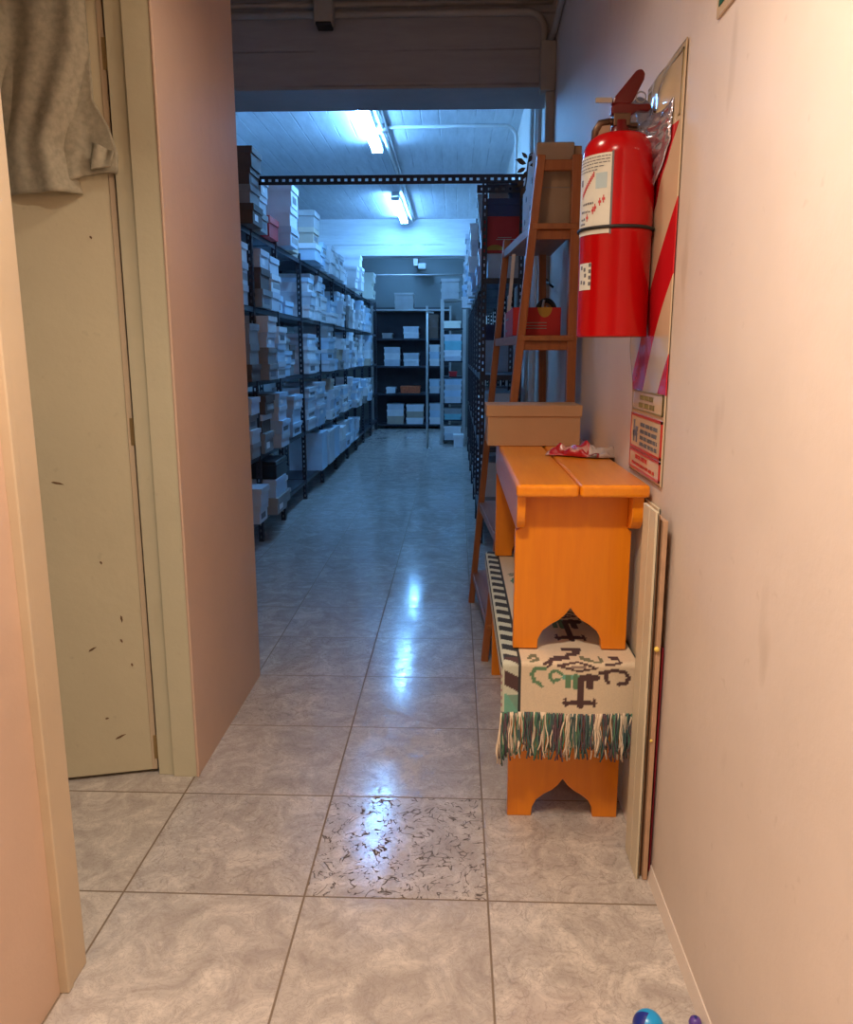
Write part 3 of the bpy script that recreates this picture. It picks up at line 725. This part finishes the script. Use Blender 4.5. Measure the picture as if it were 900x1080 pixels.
# red carton with odds and ends on the middle tread
rb = thing('red_carton', 'low red carton full of oddments on the middle shelf of the ladder', 'box', (.33, 3.6, 1.386))
q = MB(); x0, x1, y0, y1, z0, z1, t_ = .234, .432, 3.36, 3.92, 1.387, 1.500, .004
q.box(x0, x1, y0, y1, z0, z0 + t_); q.box(x0, x1, y0, y0 + t_, z0, z1); q.box(x0, x1, y1 - t_, y1, z0, z1); q.box(x0, x0 + t_, y0, y1, z0, z1); q.box(x1 - t_, x1, y0, y1, z0, z1)
q.build('tray', 'br', rb, bevel=.002)
MB().prism([(.365 + .030 * math.cos(PI + k * PI / 12), z1 + .040 * math.sin(PI + k * PI / 12) * 1.0) for k in range(13)], 1, y0 - .0015, y0).build('yellow_logo', 'yellowlogo', rb)
q = MB()
for z in (1.414, 1.425, 1.437): q.box(x0 + .03, x0 + .14, y0 - .0015, y0, z, z + .003)
q.build('lettering', 'bk', rb)
q = MB(); q.box(x0 - .0015, x0, 3.70, 3.86, 1.41, 1.42); q.box(x0 - .0015, x0, 3.62, 3.80, 1.46, 1.468)
q.build('lettering', 'bk', rb)
MB().box(x0 - .0018, x0 - .0002, 3.84, 3.918, 1.39, 1.498).build('pale_corner', 'cardwhite', rb)
tag(MB().bar((.243, 3.87, 1.40), (.262, 3.78, 1.76), .016, .002, (0, 1, 0)).build('paper_strip', 'paper'), 'white paper strip standing tilted in the red carton', 'paper')
tr_ = thing('tape_roll', 'dark round roll standing in the red carton near the wall', 'tape roll', (.385, 3.52, 1.42))
MB().tube([(.385 + .036 * math.cos(k * PI / 16), 3.50, 1.487 + .048 * math.sin(k * PI / 16)) for k in range(33)], .012, 8).build('ring', 'black', tr_, smooth=True)
MB().tube([(.385 + .026 * math.cos(k * PI / 16), 3.50, 1.487 + .036 * math.sin(k * PI / 16)) for k in range(33)], .006, 8).build('core', 'card', tr_, smooth=True)
tag(MB().tube([(.355, 3.46, 1.42), (.362, 3.46, 1.49), (.372, 3.46, 1.536)], .0045, 8).build('glass_tube', 'paper', smooth=True), 'thin pale glass rod sticking up beside the dark roll in the red carton', 'rod')
# black bag on a lower tread
bg = thing('black_bag', 'black vinyl bag standing on a lower shelf of the ladder', 'bag', (.31, 3.6, .55))
def bagf(u, v):
    a = 2 * PI * u; zz = .551 + .36 * v; k = (1 - .25 * v ** 2) * (1 - .95 * max(0, (v - .93) / .07))
    return (.325 + .125 * k * (abs(math.cos(a)) ** .6) * (1 if math.cos(a) > 0 else -1), 3.64 + .18 * k * (abs(math.sin(a)) ** .6) * (1 if math.sin(a) > 0 else -1), zz + .01 * math.sin(3 * a))
MB().grid(bagf, 40, 20).build('bag_body', 'blackbag', bg, smooth=True)
q = MB()
for (x, y, z) in ((.225, 3.54, .84), (.222, 3.58, .80), (.226, 3.50, .79)): MB().lathe([(.001, z - .006), (.006, z - .003), (.006, z + .003), (.001, z + .006)], (x - .008, y, 0), 10).build('stud', 'steel', bg, smooth=True)

# ------------------------------------------------------------------ conduits, trunking, cable, lamps
tk = thing('cable_trunking', 'dusty box trunking running down the right wall under the front beam', 'trunking', (.48, 4.5, 2.0))
MB().box(.430, .509, 4.49, 4.569, 2.66, 2.90).build('junction_box', 'trunk', tk, bevel=.004)
MB().box(.462, .509, 4.505, 4.56, .0, 2.66).build('trunk_run', 'trunk', tk, bevel=.003)
cu = thing('conduit', 'painted conduit along the top of the front beam and down its right end', 'conduit', (-.3, 4.56, 3.0))
MB().tube([(-3.2, 4.548, 3.055), (.36, 4.548, 3.055)] + [(.36 + .09 * math.sin(k * PI / 12), 4.548, 3.055 - .09 * (1 - math.cos(k * PI / 12))) for k in range(1, 7)] + [(.45, 4.548, 2.90)], .018, 12).build('pipe', 'trunk', cu, smooth=True)
MB().tube([(-3.2, 4.554, 3.105), (.49, 4.554, 3.105)], .014, 10).build('pipe', 'trunk', cu, smooth=True)
wc = MB().tube([(.492, 2.2, 3.10), (.492, 3.4, 3.06), (.492, 4.45, 2.93), (.470, 4.54, 2.90)], .017, 12).build('conduit', 'trunk', smooth=True)
tag(wc, 'painted conduit sloping along the top of the right wall to the trunking box', 'conduit')
jb = thing('hanging_junction', 'small beige fitting hanging from the conduit above the front beam', 'fitting', (-.70, 4.52, 3.02))  # a junction box under the conduit, no lamp in it
MB().box(-.745, -.645, 4.45, 4.53, 2.985, 3.10).build('housing', 'trunk', jb, bevel=.008)
MB().box(-.735, -.655, 4.444, 4.535, 2.972, 2.987).build('dark_base', 'black', jb, bevel=.004)
# storeroom ceiling conduit with round box
sc_ = thing('conduit', 'white conduit crossing the storeroom ceiling and bending down the right wall', 'conduit', (0, 6.95, 3.1))
MB().tube([(-.60, 6.95, 3.13), (.38, 6.93, 3.13)] + [(.38 + .10 * math.sin(k * PI / 12), 6.93, 3.13 - .10 * (1 - math.cos(k * PI / 12))) for k in range(1, 7)] + [(.48, 6.93, 2.3), (.48, 6.93, .9)], .013, 10).build('pipe', 'pipe', sc_, smooth=True)
MB().lathe([(.05, 3.09), (.055, 3.10), (.055, 3.149)], (-.62, 6.95, 0), 20).build('round_box', 'pipe', sc_, smooth=True)
cr = MB(); cr.tube([(-.62, 4.96, 3.12), (-.62, 13.9, 3.12)], .016, 8); cr.tube([(-.585, 4.96, 3.132), (-.585, 11.6, 3.132)], .009, 8)
tag(cr.build('lamp_conduit', 'pipe', smooth=True), 'long white conduit running along the storeroom ceiling beside the lamps', 'conduit')
vp = MB()
for (y, x) in ((5.05, .485), (5.25, .489), (5.6, .489)): vp.tube([(x, y, .2), (x, y, HC)], .014, 8)
tag(vp.build('wall_pipes', 'pipe', smooth=True), 'white vertical pipes on the right storeroom wall past the front beam', 'pipes')
kb = thing('power_cord', 'black cord end with a plug hanging by the trunking behind the ladder', 'cord', (.46, 4.4, 1.6))
MB().tube([(.452, 4.50, 1.71), (.445, 4.40, 1.715), (.452, 4.30, 1.70), (.468, 4.2, 1.665), (.485, 4.12, 1.64)], .006, 8).build('cable', 'black', kb, smooth=True)
MB().tube([(.452, 4.32, 1.70), (.460, 4.25, 1.68)], .014, 10).build('plug', 'black', kb, smooth=True)
def fixture(label, x, ya, yb, group='storeroom tube lamps'):
    f = thing('tube_light', label, 'lamp', (x, (ya + yb) / 2, 3.06), group)
    MB().box(x - .045, x + .045, ya, yb, 3.105, 3.148).build('batten', 'fixture', f, bevel=.004)
    for dx in (-.03, .03):
        MB().tube([(x + dx, ya + .03, 3.075), (x + dx, yb - .03, 3.075)], .015, 12).build('tube', 'tube', f, smooth=True)
    for y in (ya, yb - .03): MB().box(x - .05, x + .05, y, y + .03, 3.055, 3.10).build('end_cap', 'fixture', f, bevel=.002)
fixture('lit twin tube lamp nearest the front beam on the storeroom ceiling', -.71, 6.05, 7.5)
fixture('lit twin tube lamp in front of the far white beam', -.72, 9.7, 11.4)
fixture('lit twin tube lamp behind the far white beam, seen in the floor', -.73, 12.75, 14.0)
fixture('tube lamp over the next aisle, beyond the left rack', -2.7, 6.0, 7.4)

# ------------------------------------------------------------------ racks
def slotted(mb, p, q, w_, t_, nrm, pitch=.045, hole=.30):
    """flat steel strip from p to q with a row of square holes"""
    p, q = Vector(p), Vector(q); d = (q - p); l = d.length; d.normalize(); n_ = Vector(nrm).normalized(); a = d.cross(n_).normalized()
    hw = w_ * hole / 2
    for sgn in (-1, 1):
        c = (w_ / 2 + hw) / 2 * sgn
        mb.bar(p + a * c, q + a * c, w_ / 2 - hw, t_, n_)
    k = int(l / pitch)
    for i in range(k + 1):
        s_ = min(l, i * pitch); e_ = min(l, s_ + pitch * .55)
        if e_ > s_: mb.bar(p + d * s_, p + d * e_, w_ * hole, t_, n_)
    return mb
def post(x, y, z1, sx, w_=.034):
    mb = MB(); slotted(mb, (x, y, 0), (x, y, z1), w_, .003, (1, 0, 0))
    slotted(mb, (x + sx * w_ / 2, y - w_ / 2, 0), (x + sx * w_ / 2, y - w_ / 2, z1), w_, .003, (0, 1, 0)); return mb
LZ = [.18, .62, 1.13, 1.62, 2.11]
LY = [4.5, 5.42, 6.15, 7.08, 8.02, 8.95, 9.9, 10.8, 11.7, 12.7, 13.7]
LXF, LXB = -1.355, -1.75
lr = thing('shelving_rack', 'long dark steel rack along the left of the storeroom filled with shoeboxes', 'rack', (-1.55, 9.1, 0))
for y in LY:
    h = 2.43 if y == 5.42 else 2.16
    post(LXF, y, h, -1).build('post', 'rack', lr); post(LXB, y, 2.16, 1).build('post', 'rack', lr)
for z in LZ:
    for ya, yb in zip(LY, LY[1:]):
        s_ = MB(); s_.box(LXB, LXF - .004, ya + .022, yb - .022, z - .006, z); s_.box(LXF - .008, LXF - .004, ya + .022, yb - .022, z - .035, z); s_.box(LXB, LXB + .004, ya + .022, yb - .022, z - .035, z)
        s_.build('shelf', 'rackshelf', lr)
rr_ = thing('shelving_rack', 'dark slotted steel rack along the right wall behind the ladder', 'rack', (.33, 8.3, 0))
RY = [5.42, 6.27, 7.12, 8.0, 8.9, 9.8, 10.7]
RZ = [.20, .68, 1.17, 1.80]
for y in RY:
    post(.165, y, 2.44, 1).build('post', 'rack', rr_); post(.44, y, 2.44, -1).build('post', 'rack', rr_)
for z in RZ:
    for ya, yb in zip(RY, RY[1:]):
        s_ = MB(); s_.box(.168, .44, ya + .022, yb - .022, z - .006, z); s_.box(.166, .170, ya + .022, yb - .022, z - .035, z)
        s_.build('shelf', 'rackshelf', rr_)
slotted(MB(), (.13, 5.445, 2.36), (.47, 5.445, 2.36), .05, .003, (0, 1, 0)).build('top_bar', 'rack', rr_)
for z in RZ: MB().box(.168, .44, RY[0] - .004, RY[0] + .022, z - .036, z).build('end_bar', 'rack', rr_)
tb = MB(); slotted(tb, (-1.385, 5.40, 2.412), (.42, 5.40, 2.412), .055, .003, (0, 1, 0), .045); tb.box(-1.385, .42, 5.398, 5.43, 2.438, 2.441)
tag(tb.build('tie_bar', 'rack', origin=(-.5, 5.4, 2.38)), 'black slotted steel angle bridging the aisle between the two racks', 'bar')

# far rack across the end wall
fr_ = thing('shelving_rack', 'dark rack against the far wall at the end of the aisle', 'rack', (-.9, 14.1, 0))
FZ = [.08, .62, 1.09, 1.56, 2.05]
for x in (-1.45, -.50, -.10):
    for y in (13.90, 14.35): MB().box(x - .018, x + .018, y - .018, y + .018, 0, 2.10).build('post', 'rackpale' if y < 14 else 'rack', fr_)
for z in FZ:
    MB().box(-1.43, -.12, 13.89, 14.36, z - .03, z).build('shelf', 'rackpale' if z > 2 else 'rackshelf', fr_)
MB().box(-1.43, -.12, 14.362, 14.372, .05, 2.1).build('back_panel', 'rack', fr_)
# pale rack at the right of the far end
pr = thing('shelving_rack', 'narrow pale steel rack standing at the right of the far end', 'rack', (-.03, 11.75, 0))
PZ = [.06, .36, .60, .98, 1.20, 1.66, 2.06]
for x in (-.20, .12):
    for y in (11.55, 12.0): MB().box(x - .022, x + .022, y - .022, y + .022, 0, 2.06).build('post', 'rackpale', pr)
for z in PZ: MB().box(-.178, .098, 11.55, 12.0, z - .02, z).build('shelf', 'rackpale' if z > 2 else 'rackshelf', pr)
po_ = thing('hook_pole', 'thin pale metal pole with a hooked top at the end of the aisle', 'pole', (-.385, 10.9, 0))
MB().tube([(-.385, 10.9, 0), (-.385, 10.9, 1.83)], .013, 10).build('shaft', 'rackpale', po_, smooth=True)
MB().tube([(-.385, 10.9, 1.825), (-.365, 10.9, 1.845), (-.30, 10.9, 1.845)], .011, 8).build('hook', 'rackpale', po_, smooth=True)
MB().box(-.43, -.34, 10.85, 10.95, 0, .012).build('foot_plate', 'rackpale', po_)
pc = MB().tube([(-3.3, 13.8, 2.60), (.51, 13.8, 2.60)], .016, 8).build('conduit', 'rackpale', smooth=True); pc.data.materials[0] = M['bk']
tag(pc, 'pale horizontal pipe high across the far end of the storeroom', 'pipe')
hb = thing('far_fitting', 'small grey fitting hanging under the ceiling at the far wall', 'fitting', (-.6, 14.2, 2.75))  # plain hanging fitting at the far wall
MB().box(-.74, -.66, 14.1, 14.3, 2.78, 2.95).build('bracket', 'trunk', hb, bevel=.01)
MB().box(-.66, -.52, 14.05, 14.25, 2.72, 2.82).build('head', 'bk', hb, bevel=.02)

# ------------------------------------------------------------------ shoeboxes: every box with body and lid
CACHE = {}
ORD = ['first', 'second', 'third', 'fourth', 'fifth', 'sixth', 'seventh', 'eighth', 'ninth', 'tenth', 'eleventh', 'twelfth', 'thirteenth', 'fourteenth', 'fifteenth', 'sixteenth', 'seventeenth', 'eighteenth', 'nineteenth', 'twentieth', 'twenty-first', 'twenty-second', 'twenty-third', 'twenty-fourth', 'twenty-fifth', 'twenty-sixth', 'twenty-seventh', 'twenty-eighth', 'twenty-ninth', 'thirtieth']
CN = {'bw': 'white', 'bg': 'grey', 'bb': 'blue', 'bc': 'buff', 'bd': 'shade-dark brown', 'bk': 'taupe', 'bt': 'teal', 'bcream': 'cream', 'br': 'red', 'bo': 'orange', 'bn': 'navy'}
def carton(loc, dx, dy, h, mat, label, group, rot=0, lid=None, name='shoebox', cat='box', open_=False):
    key = (round(dx, 2), round(dy, 2), round(h, 2), mat, lid)
    if key not in CACHE:
        dx, dy, h = key[:3]
        t_ = thing(name, label, cat, (0, 0, 0), group); lh = min(.045, h * .32)
        MB().box(-dx / 2 + .008, dx / 2 - .008, -dy / 2 + .006, dy / 2 - .006, 0, h - .003).build('body', mat, t_)
        k = MB(); k.box(-dx / 2, dx / 2, -dy / 2, dy / 2, h - lh, h); k.build('lid', lid or mat, t_)
        if len(CACHE) % 2 == 0 and dx >= .3 and h < .2:
            e_ = MB().box(dx / 2 - .0085, dx / 2 - .007, -dy * .28, dy * (.05 + .2 * (len(CACHE) % 3)), h * .2, h * .52); e_.build('end_label', ('gap', 'ink', 'bk')[len(CACHE) % 3], t_)
        CACHE[key] = t_; r_ = t_
    else:
        src = CACHE[key]; r_ = src.copy(); C.objects.link(r_)
        for ch in src.children:
            c = ch.copy(); C.objects.link(c); c.parent = r_
    r_['label'] = label; r_['category'] = cat; r_['group'] = group
    r_.location = loc; r_.rotation_euler = (0, 0, rot)
    return r_
SN = ['bottom', 'second', 'third', 'fourth', 'top']
def pick(y):
    q = R.random()
    return 'bw' if q < .42 else 'bg' if q < .70 else 'bb' if q < .9 else 'bc' if q < .95 else 'bk'
def colfill(shelf, spec):
    """spec: (y start, width, count, height each, forward of the shelf edge, colours or None)"""
    for k, (y0, wd, n, h, fwd, cols) in enumerate(spec):
        z = LZ[shelf] + .001
        for i in range(n):
            dx = R.choice((.30, .32, .34)); c = (cols[i] if cols else pick(y0))
            hh = round(h + R.choice((-.01, 0, .01)), 2)
            if shelf < 4: hh = min(hh, math.floor((LZ[shelf + 1] - LZ[shelf] - .045) / n * 100) / 100)
            w2 = wd - R.choice((.012, .02, .03)) if i else wd - .012
            f = fwd + (R.uniform(-.02, .02) if i else 0); rot = R.uniform(-.015, .015) if i else 0
            lid = None
            if R.random() < .16: lid = R.choice(('bw', 'bb', 'bg'))
            rest = 'topmost' if i == n - 1 and n > 2 else ORD[i] + ' up'
            lab = '%s shoebox, %s, %s stack from the front, %s shelf of left rack' % (CN[c], rest, ORD[k], SN[shelf])
            if n == 1: lab = '%s shoebox lying alone, %s stack from the front, %s shelf of left rack' % (CN[c], ORD[k], SN[shelf])
            carton((LXF + f - dx / 2, y0 + wd / 2, z), dx, w2, hh, c, lab, 'shoeboxes on the left rack', rot, lid)
            z += hh + .001
def bays(y0, y1, ns, hs, f0, f1, wmax=3):
    """stacks that stand between the posts: three to a bay, two to some"""
    out = []
    for ya, yb in zip(LY, LY[1:]):
        if yb <= y0 or ya >= y1: continue
        n = 3 if R.random() < .8 else 2
        w_ = (yb - ya - .06) / n
        for k in range(n):
            out.append((ya + .03 + k * w_, w_ * R.choice((.80, .88, .94, .97)), R.choice(ns), R.choice(hs), R.uniform(f0, f1), None))
    return out
a0, a1, b0, c0, c1, c2 = 5.12, 5.445, 5.68, 6.175, 6.475, 6.775
colfill(4, [(5.13, .265, 4, .11, .09, ['bd', 'bk', 'bd', 'bd']), (5.45, .22, 3, .12, .06, ['bk', 'bg', 'bg']), (5.70, .30, 1, .13, .06, ['br']), (6.18, .29, 3, .15, .11, ['bg', 'bw', 'bw']), (6.50, .26, 2, .15, .06, ['bc', 'bb']),
       (6.77, .26, 2, .14, .0, ['bc', 'bg']), (7.12, .30, 3, .14, .13, ['bb', 'bc', 'bk']), (7.43, .27, 1, .12, .12, ['bb']), (7.72, .26, 2, .10, .08, ['bb', 'bb']), (8.06, .28, 2, .14, .06, ['bg', 'bb']),
       (8.36, .28, 2, .14, .08, None), (8.66, .25, 2, .12, .08, None), (9.0, .40, 2, .13, .08, None), (9.42, .40, 1, .13, .04, None), (10.15, .3, 2, .12, .10, ['bw', 'bw']), (10.45, .31, 3, .14, .14, ['bw', 'bw', 'bw']), (12.1, .36, 3, .13, .12, ['bcream', 'bcream', 'bcream'])])
colfill(3, [(5.15, .22, 3, .13, -.02, ['bg', 'bg', 'bw']), (5.46, .30, 3, .125, .05, ['bk', 'bd', 'bg']), (5.80, .30, 3, .13, .03, ['bg', 'bw', 'bg']), (6.18, .34, 1, .13, -.04, ['bb']), (6.55, .34, 1, .12, -.03, ['bb'])] + bays(7.1, 11.8, (3, 3, 3, 2), (.12, .13), .0, .09))
colfill(2, [(5.13, .26, 3, .12, .04, ['bd', 'bk', 'bk']), (5.45, .28, 4, .11, .08, ['bk', 'bk', 'bg', 'bw']), (5.78, .31, 3, .13, .06, ['bg', 'bb', 'bw']), (6.19, .36, 3, .10, .0, ['bb', 'bb', 'bk']), (6.60, .24, 2, .12, -.03, ['bk', 'bd'])] + bays(7.08, 12.6, (3, 3, 4), (.11, .12), .0, .09))
colfill(1, [(5.13, .24, 4, .10, .02, ['bk', 'bg', 'bk', 'bg']), (5.45, .28, 3, .13, .03, ['bk', 'bd', 'bd']), (5.79, .31, 4, .105, .07, ['bg', 'bb', 'bg', 'bb']), (6.19, .28, 3, .12, -.05, ['bk', 'bk', 'bd']), (6.55, .40, 3, .12, .0, ['bb', 'bb', 'bg'])] + bays(7.08, 12.6, (3, 4, 3), (.10, .11), .0, .10))
colfill(0, [(5.14, .24, 2, .13, .05, ['bg', 'bg']), (5.46, .34, 2, .12, .10, ['bk', 'bb']), (5.84, .27, 2, .10, .06, ['bk', 'bg']), (6.55, .18, 2, .13, -.22, ['bcream', 'bcream']),
      (7.62, .34, 1, .36, .06, ['bb']), (8.06, .40, 1, .33, .06, ['bg']), (8.50, .40, 1, .33, .05, ['bb']), (8.99, .40, 2, .14, .05, ['bg', 'bw']), (9.43, .40, 2, .15, .05, ['bb', 'bg']), (9.95, .40, 2, .16, .03, ['bb', 'bb']), (10.37, .38, 2, .15, .04, ['bb', 'bg'])])
# black case on the front boxes of the bottom shelf
bc_ = thing('black_case', 'black box case lying on the front shoeboxes of the bottom left shelf', 'case', (-1.5, 5.66, LZ[0] + .262))
MB().box(-1.60, -1.27, 5.50, 5.86, LZ[0] + .2535, LZ[0] + .38).build('case_body', 'blackbag', bc_, bevel=.006)
MB().box(-1.605, -1.265, 5.495, 5.865, LZ[0] + .345, LZ[0] + .355).build('lid_rim', 'black', bc_, bevel=.002)

# right rack
def put(x0, x1, y0, y1, z, h, mat, label, group='boxes on the right rack', lid=None, rot=0, name='shoebox'):
    return carton(((x0 + x1) / 2, (y0 + y1) / 2, z), x1 - x0, y1 - y0, h, mat, label, group, rot, lid, name)
zr = RZ[3] + .001
put(.20, .43, 5.47, 5.77, zr, .16, 'bb', 'pale blue box under the big red box at the near end of the right rack')
rc = thing('red_box', 'big red printed carton at the near end of the right rack', 'box', (.31, 5.62, zr + .161))
MB().box(.175, .435, 5.46, 5.78, zr + .162, zr + .392).build('carton', 'br', rc, bevel=.003)
q = MB(); q.box(.26, .40, 5.4585, 5.46, zr + .245, zr + .250); q.build('lettering', 'bc', rc)
q = MB(); q.box(.27, .36, 5.4585, 5.46, zr + .258, zr + .262); q.build('lettering', 'bc', rc)
MB().prism([(.255 + .06 * math.cos(k * PI / 12), zr + .180 + .034 * math.sin(k * PI / 12)) for k in range(13)], 1, 5.4585, 5.46).build('half_round_print', 'yellowlogo', rc)
MB().box(.1735, .1755, 5.47, 5.77, zr + .165, zr + .39).build('pale_side', 'cardwhite', rc)
put(.19, .44, 5.46, 5.76, zr + .394, .11, 'bn', 'navy box lying directly on the big red carton of the right rack')
put(.20, .34, 5.47, 5.75, zr + .505, .11, 'bk', 'dark grey box topmost at the near end of the right rack', name='shoebox')
put(.35, .44, 5.47, 5.75, zr + .505, .11, 'bn', 'narrow navy box beside the dark grey box atop the right rack')
k = 0
for (y0, n, h, fwd, cols) in ((5.85, 5, .12, -.01, ['bb', 'bw', 'bw', 'bk', 'bk']), (6.32, 4, .12, -.06, ['bb', 'bw', 'bg', 'bw']), (6.70, 4, .12, -.02, ['bg', 'bw', 'bb', 'bw']), (7.16, 4, .13, -.08, ['bw', 'bb', 'bw', 'bg']), (7.60, 4, .12, -.05, ['bb', 'bg', 'bw', 'bw']), (8.05, 4, .12, -.07, ['bw', 'bb', 'bg', 'bw']), (8.95, 4, .12, -.1, ['bw', 'bb', 'bw', 'bg'])):
    z = zr
    for i in range(n):
        f = fwd + R.uniform(-.02, .015)
        put(.165 + f, .165 + f + .29, y0, y0 + .32, z, h, cols[i], '%s shoebox, %s up in the %s stack along the top shelf of right rack' % (CN[cols[i]], ORD[i], ORD[k]), 'shoeboxes on the right rack'); z += h + .001
    k += 1
for si, z in enumerate(RZ[:3]):
    k = 0
    for ya, yb in zip(RY[:3], RY[1:]):
        if si == 2 and k == 0: k += 1; continue
        n = R.choice((2, 3)); zz = z + .001
        for i in range(n):
            c = pick(0) if si < 2 else R.choice(('bk', 'bn', 'bb', 'bg')); f = R.uniform(.03, .05)
            put(.165 + f, .165 + f + .22, ya + .05, ya + .45, zz, .12, c, '%s shoebox, %s up, %s bay from the ladder, %s shelf of right rack' % (CN[c], ORD[i], ORD[k], ('lowest', 'second', 'third')[si]), 'shoeboxes on the right rack'); zz += .121
        k += 1

# far rack boxes: (x0, x1, shelf, heights, colours, where)
def farstack(x0, x1, z, hs, cols, where, y0=13.92, d=.34, group='boxes at the far end'):
    zz = z + .001
    for i, (h, c) in enumerate(zip(hs, cols)):
        pos = '' if len(hs) == 1 else (' lowest of' if i == 0 else ' topmost of' if i == len(hs) - 1 else ' %s up in' % ORD[i])
        put(x0, x1, y0, y0 + d, zz, h, c, ('%s box%s %s' % (CN[c], pos, where)), group, rot=R.uniform(-.03, .03) if i else 0); zz += h + .001
farstack(-1.06, -.73, FZ[4], (.14, .13), ('bk', 'bk'), 'the pair on the far rack top')
farstack(-1.28, -1.10, FZ[3], (.09,), ('bk',), 'lying alone left on the upper shelf of far rack')
farstack(-.91, -.64, FZ[3], (.10, .10), ('bw', 'bg'), 'the pair on the upper shelf of far rack')
farstack(-1.25, -.97, FZ[2], (.11, .11, .10), ('bg', 'bw', 'bg'), 'the left stack on the middle shelf of far rack')
farstack(-.91, -.64, FZ[2], (.11, .11), ('bw', 'bg'), 'the right pair on the middle shelf of far rack')
farstack(-1.22, -1.05, FZ[1], (.10,), ('bw',), 'left of the orange carton on far rack')
farstack(-.97, -.62, FZ[1], (.12,), ('bo',), 'with bright print low on the far rack')
farstack(-1.21, -.91, FZ[0], (.14, .11, .10), ('bc', 'bw', 'bg'), 'the left stack on the bottom shelf of far rack')
farstack(-.87, -.56, FZ[0], (.11, .11, .12), ('bw', 'bc', 'bw'), 'the right stack on the bottom shelf of far rack')
farstack(-.46, -.28, FZ[2], (.12, .12, .12), ('bw', 'bb', 'bw'), 'the stack behind the pole, middle shelf')
farstack(-.46, -.28, FZ[1], (.12, .12), ('bg', 'bb'), 'the stack behind the pole, second shelf')
farstack(-.46, -.26, FZ[0], (.12, .12, .12), ('bw', 'bb', 'bg'), 'the stack behind the pole, bottom shelf')
farstack(-.46, -.30, FZ[3], (.20, .20), ('bd', 'bd'), 'the dark pair behind the pole, upper shelf')
def pst(z, hs, cols, where, x0=-.165, x1=.085): farstack(x0, x1, z, hs, cols, where, 11.53, .30, 'boxes on the pale rack')
pst(PZ[6], (.14, .14), ('bk', 'bk'), 'the pair on top of the pale rack', -.22, .04)
pst(PZ[5], (.10,), ('bcream',), 'on the upper shelf of the pale rack', -.18, .07)
pst(PZ[4], (.07, .08, .13, .09), ('bg', 'bw', 'bt', 'bg'), 'the teal stack on pale rack', -.17, .08)
pst(PZ[3], (.07,), ('br',), 'lying on a middle shelf of the pale rack', -.10, .02)
pst(PZ[2], (.09, .09, .08, .08), ('bg', 'bb', 'bg', 'bb'), 'the tall stack on a lower shelf of pale rack')
pst(PZ[1], (.08, .08), ('bt', 'bk'), 'the low pair near the foot of pale rack')
pst(PZ[0], (.10, .10), ('bg', 'bw'), 'the pair on the lowest shelf of pale rack')
put(-.03, .12, 11.18, 11.45, .001, .17, 'bw', 'white box standing on the floor before the pale rack', 'boxes on the pale rack')

# ------------------------------------------------------------------ toys at the bottom edge
bl = thing('toy_ball', 'small sky blue and navy ball on the floor by the right wall', 'ball', (.384, 1.322, 0))
cz, rb_ = .030, .030
def ballf(a0, a1):
    def f(u, v):
        t_ = a0 + (a1 - a0) * u; p = PI * v
        return (.384 + rb_ * math.sin(p) * math.cos(t_), 1.322 + rb_ * math.sin(p) * math.sin(t_), cz + rb_ * math.cos(p))
    return f
MB().grid(ballf(D(-125), D(150)), 26, 20).build('blue_shell', 'blueball', bl, smooth=True)
MB().grid(ballf(D(150), D(235)), 12, 20).build('navy_panel', 'navyball', bl, smooth=True)
pb = thing('toy_bead', 'tiny violet plastic bead at the foot of the right wall', 'bead', (.485, 1.352, 0))
MB().lathe([(.004, 0), (.011, .004), (.013, .012), (.010, .021), (.004, .024)], (.485, 1.352, 0), 16).build('bead', 'purple', pb, smooth=True)
MB().lathe([(.003, .0235), (.003, .0265)], (.485, 1.352, 0), 8).build('bead_cap', 'navyball', pb, smooth=True)

# ------------------------------------------------------------------ light and camera
def area(name, loc, size, power, col, rot=(0, 0, 0)):
    l = bpy.data.lights.new(name, 'AREA'); l.shape = 'DISK'; l.size = size; l.energy = power; l.color = col
    o = bpy.data.objects.new(name, l); o.location = loc; o.rotation_euler = rot; C.objects.link(o); return o
area('corridor_lamp', (-.22, 2.05, 2.40), .18, 4.5, (1, .82, .64))
area('entrance_lamp', (-.22, .75, 2.62), .3, 62, (1, .84, .67), (math.radians(-26), 0, 0))
wd_ = bpy.data.worlds.new('dim surroundings'); S.world = wd_; wd_.use_nodes = True
wd_.node_tree.nodes['Background'].inputs[0].default_value = (.02, .02, .022, 1)
wd_.node_tree.nodes['Background'].inputs[1].default_value = 1
cd = bpy.data.cameras.new('camera'); cam = bpy.data.objects.new('camera', cd); C.objects.link(cam)
F_, VX, VY = 831., 481., 372.
yc = Vector((VX - 450, 540 - VY, -F_)).normalized(); p_ = math.atan2(540 - VY, F_)
zc = Vector((0, math.cos(p_), math.sin(p_))); zc = (zc - yc * yc.dot(zc)).normalized(); xc = yc.cross(zc)
cam.matrix_world = Matrix.Translation((0, 0, 1.317)) @ Matrix((xc, yc, zc)).to_4x4()
cd.sensor_fit = 'HORIZONTAL'; cd.sensor_width = 36; cd.lens = F_ / 900 * 36; cd.clip_start = .02
S.camera = cam
S.view_settings.view_transform = 'Standard'; S.view_settings.look = 'None'; S.view_settings.exposure = 0; S.view_settings.gamma = 1
S.view_settings.use_curve_mapping = False
S.cycles.use_denoising = True
S.cycles.max_bounces = 8; S.cycles.diffuse_bounces = 5; S.cycles.sample_clamp_indirect = 6
